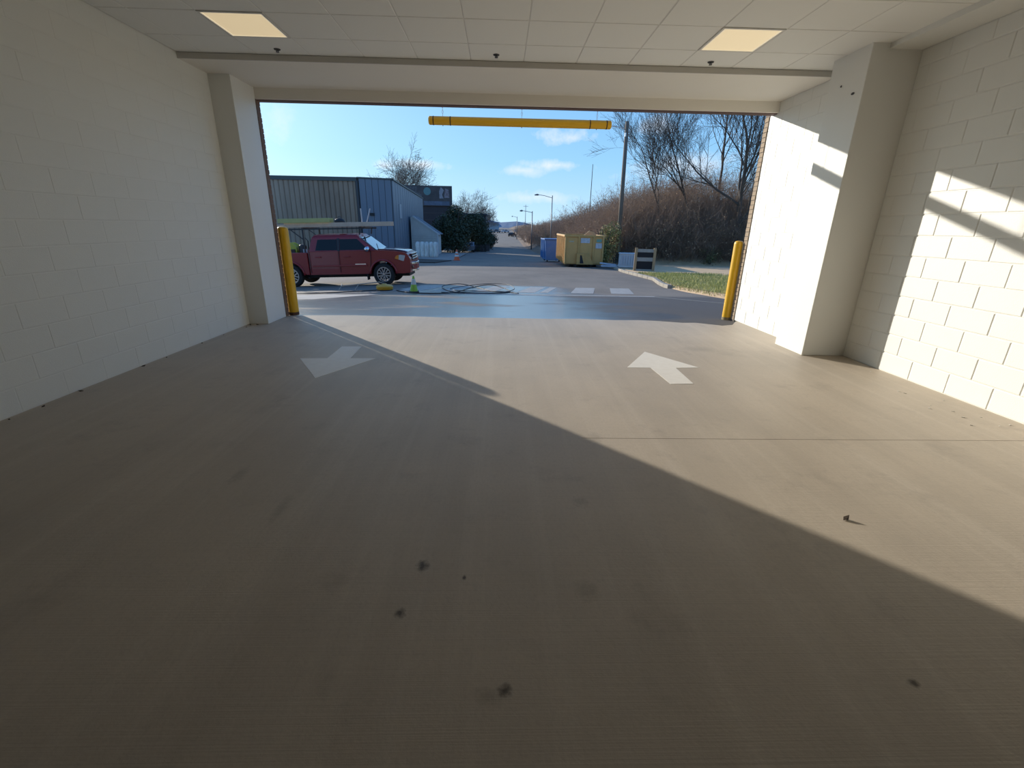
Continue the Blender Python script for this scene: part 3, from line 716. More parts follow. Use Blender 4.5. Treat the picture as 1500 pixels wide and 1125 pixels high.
def leafy(name, label, x, y, z, rx, ry, hgt, n, m, leaf=.09, seed=1, stem_m=bark, group=None, cat='shrub', shape=1.0, trunk_h=.2):
    r = np.random.RandomState(seed)
    t = thing(name, label, cat, (x, y, z), group=group)
    V = []; F = []
    # lobes give the crown an uneven outline
    lobes = [(r.normal(0, .35)*rx, r.normal(0, .35)*ry, hgt*r.uniform(.12, .72), r.uniform(.35, .6)) for _ in range(14)]
    for k in range(n):
        lb = lobes[r.randint(14)]; d = r.normal(0, 1, 3); d /= np.linalg.norm(d); q = r.rand()**.4*lb[3]
        taper = max(.3, 1 - shape*.55*max(0, lb[2]/hgt-.35))
        p = np.array([(lb[0] + d[0]*q*rx)*taper, (lb[1] + d[1]*q*ry)*taper, lb[2] + d[2]*q*hgt*.42])
        if p[2] < .05: continue
        a = r.normal(0, 1, 3); a *= leaf*r.uniform(.6, 1.2)/np.linalg.norm(a); bb = np.cross(a, r.normal(0, 1, 3)); bb *= leaf*.5/(np.linalg.norm(bb)+1e-6)
        i = len(V); V += [p-a, p+bb, p+a, p-bb]; F.append((i, i+1, i+2, i+3))
    link_mesh('foliage', fast_mesh('foliage', V, F, m), t)
    s_ = MB()
    for k in range(6):
        a = k*1.05; s_.tube([(0.05*math.cos(a), .05*math.sin(a), -.1), (.12*rx*math.cos(a), .12*ry*math.sin(a), hgt*.4), (.45*rx*math.cos(a), .45*ry*math.sin(a), hgt*.75)], [.05*rx, .035*rx, .012*rx], 5)
    s_.build('stem', stem_m, t)
    return t
evg = mat('evergreen_leaf', (0.045, 0.062, 0.030), .65, noise=(1.5, .7), col2=(.10, .115, .06))
leafy('evergreen_tree', 'dark round evergreen tree beside the low gabled shed', -6.2, 66, -2.35, 3.2, 3.0, 7.6, 16000, evg, .16, 2, cat='tree', shape=.35)
leafy('evergreen_tree', 'dark evergreen tree joined to the round one, nearer the street', -3.7, 74, -2.6, 2.7, 2.6, 6.6, 11000, evg, .17, 4, cat='tree', shape=.35)
leafy('shrub', 'brownish shrub low beside the street past the evergreens', -2.0, 84, -2.6, 1.2, 1.3, 3.6, 3000, mat('brown_leaf', (.10, .085, .06), .8), .15, 6)
yg = mat('yellow_green_leaf', (0.40, 0.36, 0.12), .7, noise=(2, .8), col2=(.20, .17, .07))
leafy('shrub', 'yellow-green leafy shrub behind the yellow dumpster', 7.75, 35.4, G(7.75, 35.4)-.1, 1.5, 1.0, 3.5, 4200, yg, .075, 8)
leafy('shrub', 'small olive shrub at the foot of the tall leafless tree', 15.3, 34.2, GV(15.3, 34.2)-.1, .9, .8, 1.7, 1100, mat('olive_leaf', (.19, .19, .07), .75, noise=(2, .7), col2=(.10, .09, .05)), .05, 9)
leafy('shrub', 'dark green shrub low in the thicket near the bollard', 18.4, 33.7, GV(18.4, 33.7)-.1, 1.2, 1.0, 2.2, 1800, mat('deep_leaf', (.085, .10, .045), .75), .055, 10)
leafy('shrub', 'dark bramble clump between dumpster and white crate', 7.95, 31.2, GV(7.95, 31.2)-.1, .8, .8, 1.3, 1500, mat('bramble', (.05, .045, .03), .8), .05, 12)
leafy('shrub', 'dry brown clump low on the far bank by the lamp post', 7.4, 70, GV(7.4, 70)-.2, 1.8, 2.5, 2.2, 1800, mat('straw_leaf', (.26, .18, .10), .9), .09, 14)

# ------------------------------------------------------------------ utility pole, lamp posts
wood_pole = mat('weathered_pole', (0.19, 0.15, 0.115), .85, noise=(3, .6), scale_xyz=(4, 4, .5))
t = thing('utility_pole', 'tall weathered wooden utility pole with a lamp arm', 'utility pole', (8.95, 36, GV(8.95, 36)-.2))
zt = 8.49 - (GV(8.95, 36)-.2)
MB().tube([(0, 0, 0), (-.17, 0, zt)], [.17, .125], 14).build('pole', wood_pole, t, smooth=True)
MB().tube([(-.15, 0, zt-.55), (-.5, -.05, zt-.42), (-.95, -.1, zt-.34), (-1.45, -.15, zt-.32)], .03, 8).build('lamp_arm', alum, t, smooth=True)
h_ = MB(); h_.lathe([(.001, -.1), (.09, -.08), (.14, 0), (.09, .05), (.001, .07)], 14, (-1.55, -.16, zt-.36)); h_.build('lamp_head', alum, t, smooth=True)
MB().box(-.28, -.17, -.12, .02, zt-.95, zt-.72).build('photocell_box', alum, t)
MB().tube([(-.17, 0, zt-.1), (-.16, -.05, zt-.55)], .012, 6).build('brace', blackm, t)
def lamp_post(x, y, ztop, armdx, label):
    z0 = GV(x, y) - .1; t = thing('lamp_post', label, 'lamp post', (x, y, z0), group='lamp posts along the street'); h = ztop - z0; s = y/55
    s = min(s, 1.6)
    gm = mat('galvanised', (.25, .24, .23), .5, metal=.4)
    MB().tube([(0, 0, 0), (0, 0, h)], [.075*s, .05*s], 10).build('pole', gm, t, smooth=True)
    MB().tube([(0, 0, h-.25), (armdx*.5, 0, h-.02), (armdx*.85, 0, h+.05)], .03*s, 6).build('arm', gm, t)
    MB().tube([(armdx*.82, 0, h+.04), (armdx*.9, 0, h+.06), (armdx*1.08, 0, h+.02)], [.05*s, .10*s, .05*s], 8).build('lamp_head', gm, t)
lamp_post(5.75, 55, 4.75, -1.85, 'lamp post just beyond the blue dumpster')
lamp_post(5.70, 88, 4.05, -2.1, 'second lamp post past the dumpsters, by the bare bank')
lamp_post(5.1, 150, 4.25, -1.6, 'third and smallest lamp post down the street')
t = thing('antenna_mast', 'thin mast standing above the brush between lamp post and utility pole', 'mast', (10.95, 60, GV(10.95, 60)-.1))
zz = 8.6 - (GV(10.95, 60)-.1); MB().tube([(0, 0, 0), (0, 0, zz)], [.06, .035], 6).build('pole', wood_pole, t)
t = thing('antenna_mast', 'hair-thin far mast on the skyline beside the far lamp posts', 'mast', (10.2, 200, -2.0))
MB().tube([(0, 0, 0), (0, 0, 11.8)], [.14, .1], 6).build('pole', MATS['galvanised'], t); MB().bar((-1, 0, 11.2), (1, 0, 11.2), .12).build('crossarm', MATS['galvanised'], t)

# ------------------------------------------------------------------ dumpsters
dy = mat('dumpster_yellow', (0.70, 0.385, 0.12), .55, noise=(2.2, .5), col2=(.48, .285, .10))
dyd = mat('dumpster_rib', (0.66, 0.36, 0.11), .55, noise=(3, .6), col2=(.37, .24, .075))
z0 = G(5.4, 31) + .02
t = thing('roll_off_dumpster', 'large yellow roll-off dumpster with white stickers at the kerb', 'dumpster', (5.38, 30.5, z0), math.radians(-2))
wd, ln, hh = 1.24, 6.2, 1.92; b0 = .17
b = MB(); b.box(-wd, wd, 0, .05, b0, hh); b.box(-wd, wd, ln-.05, ln, b0, hh); b.box(-wd, -wd+.05, 0, ln, b0, hh); b.box(wd-.05, wd, 0, ln, b0, hh); b.box(-wd, wd, 0, ln, b0, b0+.06)
b.build('shell', dy, t)
for k in range(11):
    y = .25 + k*.57
    for s in (-1, 1): MB().box(s*wd-.05, s*wd+.05, y, y+.09, b0+.02, hh-.06).build('side_rib', dyd, t, bevel=.01)
for x in (-wd+.04, -.36, .58, wd-.05): MB().box(x-.05, x+.05, -.07, .02, b0, hh-.04).build('front_post', dyd, t, bevel=.01)
rm = MB(); rm.box(-wd-.06, wd+.06, -.06, .06, hh-.06, hh+.06); rm.box(-wd-.06, -wd+.07, .06, ln, hh-.06, hh+.06); rm.box(wd-.07, wd+.06, .06, ln, hh-.06, hh+.06); rm.box(-wd-.06, wd+.06, ln-.07, ln+.05, hh-.06, hh+.06)
rm.build('top_rail', dyd, t, bevel=.015)
b = MB(); b.box(-.48, .02, -.30, -.02, b0+.02, .86); b.build('hook_housing', dyd, t, bevel=.01)
MB().prism([(-.02, b0+.02), (.62, b0+.02), (.30, .86), (-.02, .86)], -.26, -.02, 'xz').build('hook_gusset', dyd, t)
MB().prism([(-.27, .25), (-.02, .25), (-.17, .76), (-.27, .76)], -.305, -.295, 'xz').build('hook_pocket', black, t)
stk = mat('sticker_white', (.62, .62, .62), .6, noise=(9, .8), col2=(.33, .35, .38))
MB().box(-.25, .33, -.02, -.004, 1.5, 1.8).build('sticker', stk, t); MB().box(.72, 1.12, -.02, -.004, 1.18, 1.5).build('sticker', stk, t)
MB().box(.76, 1.08, -.02, -.004, 1.56, 1.74).build('sticker', mat('sticker_green', (.16, .33, .25), .6), t)
MB().box(-.98, -.68, -.02, -.004, 1.54, 1.62).build('sticker', mat('sticker_tan', (.52, .42, .26), .6), t)
for x in (-.75, .75):
    for y in (.3, ln-.5): MB().lathe([(.001, -.12), (.1, -.12), (.1, .12), (.001, .12)], 12, (x, y, .10), 'x').build('roller', black, t)
for x in (-.5, .5): MB().box(x-.08, x+.08, -.05, ln, .06, b0).build('rail', black, t)
dl = mat('cardboard', (.42, .31, .17), .9)
MB().prism([(-.2, hh-.1), (.95, hh-.1), (.62, hh+.25), (.35, hh+.32)], .5, .62, 'xz').build('propped_board', dl, t)
# blue one behind
z0 = G(4.3, 39)
t = thing('dumpster', 'blue dumpster standing behind the yellow roll-off', 'dumpster', (4.35, 39, z0 + .02), math.radians(4))
bl = mat('dumpster_blue', (.05, .19, .45), .45, noise=(2, .7), col2=(.14, .27, .42))
b = MB(); b.prism([(-.62, .14), (.75, .14), (.85, 1.75), (-.72, 1.75)], 0, 1.9, 'xz'); b.build('shell', bl, t, bevel=.02)
MB().box(-.78, .9, -.06, 1.96, 1.72, 1.82).build('lid', mat('lid_blue', (.05, .15, .36), .4), t, bevel=.02)
for y in (.25, .95, 1.6): MB().box(-.80, -.66, y, y+.1, .3, 1.7).build('side_rib', bl, t)
for x in (-.45, .55):
    for y in (.2, 1.6): MB().lathe([(.001, -.04), (.09, -.04), (.09, .04), (.001, .04)], 10, (x, y, .09), 'x').build('caster', black, t)

# wooden frame with dark slots, white crate, guard-rail pieces
wood = mat('raw_timber', (.42, .29, .16), .8, noise=(3, .5), scale_xyz=(6, 6, .8))
z0 = GV(8.0, 26.2)
t = thing('sign_stand', 'raw timber frame with dark mesh openings on the verge', 'stand', (8.05, 26.2, z0 - .1), math.radians(-12))
for x in (-.5, .5): MB().box(x-.07, x+.07, -.07, .07, 0, 1.33).build('post', wood, t, bevel=.008)
for (a, b_) in ((1.10, 1.27), (.62, .82), (.08, .18)): MB().box(-.43, .43, -.03, .03, a, b_).build('rail', mat('grey_board', (.36, .34, .30), .8, noise=(4, .5)), t)
for (a, b_) in ((.83, 1.09), (.19, .61)): MB().box(-.43, .43, -.01, .03, a, b_).build('dark_panel', mat('dark_mesh', (.012, .012, .014), .8), t)
z0 = GV(7.7, 28.3)
t = thing('white_crate', 'grey-white slatted crate behind the timber frame', 'crate', (7.72, 28.3, z0), math.radians(-8))
wc = mat('crate_white', (.55, .56, .57), .7, noise=(2, .4))
MB().box(-.5, .55, 0, .9, .06, .82).build('body', wc, t, bevel=.02)
for k in range(7): MB().box(-.46 + k*.145, -.35 + k*.145, -.025, 0, .2, .72).build('slat', mat('crate_grey', (.45, .47, .50), .7), t)
MB().box(-.53, .58, -.03, .93, .80, .87).build('lid', wc, t, bevel=.015); MB().box(-.53, .58, -.03, .93, .04, .16).build('base', wc, t)
for k, (y, lb) in enumerate(((29.6, 'upper pale plank of the stack by the dumpster'), (29.2, 'lower pale plank of the stack by the dumpster'))):
    o = tag(MB().bar((6.35, y+.3, G(6.5, y) + .30 - k*.15), (7.3, y-.1, GV(7.3, y) + .16 - k*.07), .22, .08).build('plank', mat('plank_bluewhite', (.48, .53, .60), .6)), lb, 'plank', 'planks by the dumpster')

# ------------------------------------------------------------------ buildings
metal_br = mat('brown_metal_siding', (0.23, 0.15, 0.10), .6, metal=.0, noise=(.35, .9), col2=(.46, .33, .235), scale_xyz=(1, 1, .25))  # lighter vertical streaks stand in for reflections on the siding
metal_bl = mat('glare_blue_metal_siding', (0.15, 0.185, 0.235), .5, metal=.2, noise=(.3, .7), col2=(.20, .235, .28), scale_xyz=(1, 1, .25))  # blue of the glare on these faces is put into the siding colour
t = thing('metal_building', 'ribbed metal-sided building with flat eave behind the red pickup', 'building', (-13.6, 47, -2.2))
T_ = 7.65
core = MB(); core.prism([(-24, .15), (0.3, .15), (3.1, 1.05), (2.3, 24), (-24, 24)], 0, T_, 'xy'); core.build('core', mat('siding_back', (.10, .10, .10), .8), t)
x = -15.0; k = 0
while x < 0.0:
    x1 = min(x + .46, 0.0); p = MB(); d = .10
    p.prism([(x+.01, .14), (x1-.01, .14), (x1-.01, .10), (x1-.08, .04), (x+.09, .04), (x+.01, .10)], .1, T_-.25, 'xy'); p.build('siding_panel', metal_br, t); x += .46
MB().box(-15.5, .1, -.05, .14, T_-.30, T_+.05).build('eave_gutter', mat('gutter_dark', (.07, .085, .08), .5), t)
MB().box(-.02, .20, -.06, .14, .1, T_-.25).build('downspout', mat('downspout_dark', (.05, .05, .055), .5), t)
def panels_along(a, b, n, z1a, z1b, m):
    a, b = Vector((*a, 0)), Vector((*b, 0)); d = (b-a)/n; nn = Vector((d.y, -d.x, 0)).normalized()
    for k in range(n):
        p, q = a + d*(k+.03), a + d*(k+.97); za, zb = z1a + (z1b-z1a)*k/n, z1a + (z1b-z1a)*(k+1)/n
        m_ = MB(); o = nn*.06; i = nn*-.02
        m_.v = [tuple(p+i), tuple(q+i), tuple(q+o), tuple(p+o), tuple(p+i+Vector((0, 0, za))), tuple(q+i+Vector((0, 0, zb))), tuple(q+o+Vector((0, 0, zb))), tuple(p+o+Vector((0, 0, za)))]
        m_.f = [(0, 1, 2, 3), (4, 5, 6, 7), (0, 1, 5, 4), (1, 2, 6, 5), (2, 3, 7, 6), (3, 0, 4, 7)]
        m_.build('siding_panel', m, t)
panels_along((.25, .12), (3.05, 1.0), 5, T_-.05, T_-.05, metal_bl)
panels_along((3.12, 1.05), (2.35, 23.9), 16, T_-.05, T_-.55, metal_bl)
cp = MB(); cp.bar((.1, .05, T_+.02), (3.2, 1.0, T_+.02), .2, .12); cp.bar((3.2, 1.0, T_+.02), (2.4, 24, T_-.48), .2, .12); cp.build('coping', MATS['gutter_dark'], t)
wn = MB(); wn.box(3.06, 3.14, 4.0, 5.0, 4.2, 5.6); wn.build('vent_window', mat('pale_vent', (.42, .43, .44), .6), t)
fx = MB(); fx.box(1.05, 1.45, .2, .52, 4.35, 4.6); fx.build('flood_light', black, t)
# dark building with a mural on top
t = thing('mural_building', 'dark building with a faded mural band along its top', 'building', (-12.4, 85, -2.9))
bb_ = mat('dark_wall', (.055, .05, .055), .8, noise=(.6, .5))
MB().box(-4.2, 4.0, 0, 14, 0, 7.6).build('walls', bb_, t)
MB().box(-4.3, 4.05, -.25, .0, 7.4, 10.6).build('mural_board', mat('mural_dark', (.045, .045, .05), .6, noise=(.8, .8), col2=(.10, .09, .09)), t)
MB().box(-3.9, -1.9, -.28, -.25, 9.6, 10.4).build('mural_lettering', mat('mural_grey', (.13, .13, .14), .7, noise=(2.5, 1), col2=(.05, .05, .055)), t)
MB().lathe([(.001, -.28), (.62, -.28), (.62, -.255), (.001, -.255)], 20, (-.15, 0, 9.7), 'y').build('mural_disc', mat('mural_teal', (.12, .25, .26), .7), t)
MB().prism([(1.9, 8.6), (2.6, 8.6), (2.35, 9.2), (2.7, 9.9), (2.2, 10.4), (1.9, 9.8)], -.28, -.255, 'xz').build('mural_figure', mat('mural_pale', (.36, .36, .40), .7, noise=(2, .8)), t)
MB().prism([(2.7, 8.7), (3.6, 8.7), (3.5, 10.0), (2.9, 10.2)], -.275, -.255, 'xz').build('mural_figure', mat('mural_red', (.17, .09, .10), .7, noise=(3, .9), col2=(.3, .3, .33)), t)
MB().box(-.8, 3.6, -.28, -.25, 7.5, 8.15).build('mural_stripe', mat('mural_blue', (.13, .17, .24), .7, noise=(1.5, .7), col2=(.07, .08, .1)), t)
for k in range(6): MB().box(-4.25, 4.02, -.03, 0, .6 + k*1.12, .7 + k*1.12).build('wall_band', mat('wall_band', (.085, .075, .075), .8), t)
# row of dark houses behind the evergreens
t = thing('gabled_building', 'dark flat-topped building behind the evergreen trees', 'building', (-7.2, 93, -2.9))
MB().box(-2.0, 4.4, 0, 9, 0, 6.2).build('walls', bb_, t); MB().box(-2.2, 4.6, -.2, 9.2, 6.2, 6.5).build('roof', mat('roof_dark', (.05, .055, .065), .8), t)
# gabled shed
t = thing('garden_shed', 'small grey shed with a steep sloping roof by the evergreen', 'shed', (-8.75, 57, -2.1))
sh = mat('shed_siding', (.66, .64, .57), .75, noise=(1, .4))
MB().prism([(-1.75, 0), (1.35, 0), (1.35, 2.5), (-1.4, 4.35), (-1.75, 4.35)], 0, 3.0, 'xz').build('walls', sh, t)
rf = MB(); rf.bar((-1.5, -.02, 4.42), (1.6, -.02, 2.42), .16, .10, up=(0, 1, 0)); rf.build('barge_board', mat('pale_trim', (.66, .66, .65), .7), t)
rf = MB(); rf.v = [(-1.5, 0, 4.5), (1.6, 0, 2.5), (1.6, 3.2, 2.5), (-1.5, 3.2, 4.5), (-1.5, 0, 4.42), (1.6, 0, 2.42), (1.6, 3.2, 2.42), (-1.5, 3.2, 4.42)]; rf.f = [(0, 1, 2, 3), (4, 5, 6, 7), (0, 1, 5, 4), (1, 2, 6, 5), (2, 3, 7, 6), (3, 0, 4, 7)]
rf.build('roof', mat('shed_roof', (.16, .17, .18), .7), t)
MB().box(1.30, 1.42, -.06, .08, 0, 2.5).build('corner_board', MATS['pale_trim'], t)
for k in range(9): MB().box(-1.72, 1.33, -.015, 0, .15 + k*.26, .17 + k*.26).build('siding_lap', mat('lap_line', (.42, .41, .38), .8), t)
# fenced bags: pale wrapped stack in front of the shed
t = thing('wrapped_stack', 'pale draped stack standing in front of the grey shed', 'stack', (-7.05, 46, G(-7, 46)-.05))
pw = mat('pale_wrap', (.85, .81, .73), .8, noise=(2.2, .9), col2=(.45, .43, .39), scale_xyz=(3, 3, .7))
for k in range(5):
    x = -.84 + k*.42; s_ = MB(); s_.lathe([(.001, 0), (.23, 0), (.25, .3), (.22, .8), (.25, 1.2), (.19, 1.42 + .05*math.sin(k*2)), (.08, 1.5), (.001, 1.5)], 9, (x, .1*math.sin(k*3), 0)); s_.build('bundle', pw, t, smooth=True)
MB().box(-1.1, 1.1, -.3, .3, -.02, .08).build('pallet', mat('pallet_dark', (.10, .09, .075), .9), t)
tag(marking('planting_bed', [(-10.5, 35.5), (-4.6, 33.5), (-3.9, 38), (-8, 41), (-12, 40)], 'dark planting bed in front of the pale draped stack', mat('bed_soil', (.06, .05, .04), .95, noise=(2, .8)), lift=.06, cat='planting bed'), 'dark planting bed in front of the pale draped stack', 'planting bed')
marking('pavement_patch', [(-8, 40.5), (-3.9, 38.2), (-4.4, 64), (-9, 64)], 'pale concrete yard strip beside the traffic cone', mat('yard_concrete', (.32, .285, .25), .85, noise=(.8, .5)), lift=.03, cat='pavement')

# ------------------------------------------------------------------ cones, cleaner, hose
def cone(x, y, h, r, col, band, label, nb):
    z = G(x, y)+.004; t = thing('traffic_cone', label, 'cone', (x, y, z), .2)
    MB().box(-r*1.25, r*1.25, -r*1.25, r*1.25, 0, .03).build('base', black if nb == 1 else mat(col[0], *col[1:]), t, bevel=.008)
    b = MB(); b.lathe([(r, .03), (r*.22, h-.01), (r*.17, h), (.001, h)], 20); b.build('body', mat(col[0], *col[1:]), t, auto=True)
    for (a, c_) in band:
        ra, rc = r + (r*.22-r)*(a-.03)/(h-.04), r + (r*.22-r)*(c_-.03)/(h-.04)
        MB().lathe([(ra+.004, a), (rc+.004, c_)], 20, cap=False).build('reflective_band', mat('cone_white', (.62, .64, .58), .5), t)
cone(-2.5, 13.55, .46, .115, ('cone_lime', (.30, .52, .05), .5), [(.22, .38)], 'small lime traffic cone with a pale band on the wet street', 1)
cone(-3.6, 39.4, .86, .24, ('cone_orange', (.72, .12, .03), .5), [(.30, .45), (.55, .68)], 'orange traffic cone far down the street by the yard', 2)
t = thing('surface_cleaner', 'round yellow floor surface cleaner with a long wand by the front wheel', 'surface cleaner', (-3.5, 14.2, G(-3.5, 14.2)+.01))
MB().lathe([(.001, .03), (.235, .03), (.25, .05), (.25, .12), (.21, .155), (.10, .165), (.05, .20), (.001, .20)], 28).build('deck', mat('cleaner_yellow', (.62, .33, .02), .4), t, auto=True)
MB().lathe([(.001, 0), (.235, 0), (.235, .04), (.001, .04)], 28).build('brush_skirt', black, t)
wd_ = mat('wand_grey', (.34, .31, .26), .5)
MB().tube([(0, 0, .19), (-.15, -.02, .24), (-1.25, -.15, .12)], .016, 8).build('wand', wd_, t)
hb = MB(); hb.tube([(-.75, -.1, .17), (-.83, -.22, .03)], .012, 6); hb.tube([(-1.25, -.15, .12), (-1.28, -.32, .03)], .012, 6); hb.tube([(-1.25, -.15, .12), (-1.30, .05, .16)], .012, 6); hb.build('handle', wd_, t)
def hose(pts, label, rr=.014, m=black):
    # Catmull-Rom through ground points
    P = [Vector((x, y, G(x, y)+rr+.003+dz)) for (x, y, dz) in pts]; out = []
    for i in range(len(P)-1):
        a, b, c, d = P[max(i-1, 0)], P[i], P[i+1], P[min(i+2, len(P)-1)]
        for k in range(6):
            s = k/6; out.append(.5*((2*b) + (c-a)*s + (2*a-5*b+4*c-d)*s*s + (3*b-a-3*c+d)*s**3))
    out.append(P[-1])
    tag(MB().tube(out, rr, 6).build('hose', m, smooth=True), label, 'hose', 'pressure-washer hoses')
hose([(-3.1, 14.0, 0), (-2.6, 13.2, 0), (-1.9, 13.0, 0), (-1.3, 13.6, 0), (-.9, 15.0, .05), (-.3, 15.6, .12), (.3, 14.6, 0), (.1, 13.6, 0), (-.8, 13.4, 0), (-1.6, 14.2, 0), (-1.9, 15.6, .06), (-1.4, 16.5, .08), (-.7, 15.7, 0), (-.2, 14.2, 0), (.4, 13.9, 0)], 'black hose looped in coils on the wet street by the lime cone')
hose([(-1.7, 13.5, 0), (-.9, 13.25, 0), (-.1, 13.5, 0), (.45, 14.6, .05), (.2, 15.8, .14), (-.6, 16.4, .10), (-1.6, 15.4, 0), (-1.2, 14.3, 0), (0, 14.2, 0), (.55, 13.5, 0)], 'thin grey hose loop lying over the black coils', .011, darkgrey)
hose([(-5.9, 13.6, 0), (-5.3, 13.2, 0), (-4.7, 13.5, 0), (-4.2, 13.9, 0), (-3.75, 14.2, 0)], 'short dark hose trailing from the surface cleaner to the rear wheel')

# ------------------------------------------------------------------ red pickup truck
red = mat('truck_red', (0.27, 0.014, 0.018), .35, noise=(.8, .3), col2=(.21, .012, .015), coat=.35)
redt = mat('truck_trim_red', (0.30, 0.022, 0.025), .4, coat=.3)
glass = mat('tinted_glass', (0.006, 0.006, 0.007), .08, spec=.35)
wglass = mat('windshield_glass', (0.03, 0.05, 0.07), .04, spec=1.0, coat=1.0)
FX, FY = -4.26, 18.30
zF, zR = G(-4.34, 17.7), G(-7.8, 17.7)
truck = thing('pickup_truck', 'red four-door pickup truck with ladder rack parked across the street', 'truck', (FX, FY, zF))
truck.scale = (0.97, 1.0, 1.04)
truck.rotation_euler = (0, -math.atan2(zF-zR, 3.46), 0)
HW = .95; WB = -3.46; RT = .395
def arch(cx, r, z0, n=12):
    a0 = math.asin(max(-1, min(1, (z0-RT)/r)))
    return [(cx + r*math.cos(a), RT + r*math.sin(a)) for a in [a0 + (math.pi-2*a0)*k/n for k in range(n+1)]]
def shell(poly, wfun, name, m, parent, bulge=None):
    """side outline swept over the width: three lengthwise strips so hood and roof crown slightly"""
    n = len(poly); b = MB(); cols = (-1, -.6, 0, .6, 1)
    for c in cols:
        for (x, z) in poly:
            bz = (bulge(x, z) if bulge else 0)*(1-c*c)
            b.v.append((x, c*wfun(x, z), z+bz))
    for q in range(4):
        for k in range(n):
            k2 = (k+1) % n; b.f.append((q*n+k, q*n+k2, (q+1)*n+k2, (q+1)*n+k))
    b.f.append(tuple(range(n))); b.f.append(tuple(4*n+k for k in reversed(range(n))))
    return b.build(name, m, parent, auto=True)
def wlow(x, z): return HW - .05*max(0, (z-1.0)/.2) - .30*max(0, x-.75) - .03*max(0, (.55-z)/.2)
# front clip + cab lower body, as one panel with arch cut-out
fa = arch(0, .485, .43)
body = [(-2.74, .43), (-.60, .43)] + fa[::-1] + [(.75, .42), (1.0, .44), (1.03, .70), (1.02, .92), (.93, 1.08), (.80, 1.14), (.45, 1.19), (.05, 1.215), (-.22, 1.23), (-2.74, 1.20)]
shell(body, wlow, 'body', red, truck, lambda x, z: .035 if (z > 1.05 and x > -.3) else 0)
hd = MB(); hx = [-.17, .05, .25, .45, .65, .80, .90]; hz = [1.232, 1.222, 1.212, 1.200, 1.176, 1.148, 1.105]; hc = [-.86, -.6, -.3, 0, .3, .6, .86]
for x, z in zip(hx, hz):
    for c in hc: hd.v.append((x, c*wlow(x, z), z + .014 + .036*(1-c*c)))
for i in range(6):
    for k in range(6): hd.f.append((i*7+k, i*7+k+1, (i+1)*7+k+1, (i+1)*7+k))
ho = hd.build('hood', mat('hood_red', (.10, .006, .01), .12, coat=1.0), truck, smooth=True); sdm = ho.modifiers.new('thickness', 'SOLIDIFY'); sdm.thickness = .02; sdm.offset = -1
# bed sides with rear arch
ra = arch(WB, .485, .50)
for s in (-1, 1):
    poly = [(-4.62, .52)] + [(-4.0, .50)] + ra[::-1] + [(-2.90, .43), (-2.77, .43), (-2.77, 1.19), (-4.62, 1.21)]
    b = MB(); y0, y1 = (s*HW, s*(HW-.10)); b.prism(poly, min(y0, y1), max(y0, y1), 'xz'); b.build('bed_side', red, truck, bevel=.02)
MB().box(-4.60, -2.80, -.85, .85, .62, .70).build('bed_floor', darkgrey, truck)
MB().box(-4.66, -4.58, -.86, .86, .62, 1.20).build('tailgate', red, truck, bevel=.015)
MB().box(-2.82, -2.77, -.86, .86, .62, 1.16).build('bed_front', darkgrey, truck)
MB().box(-4.80, -4.60, -.90, .90, .50, .66).build('rear_bumper', chrome, truck, bevel=.03)
MB().box(-4.5, .9, -.55, .55, .30, .60).build('chassis', black, truck)
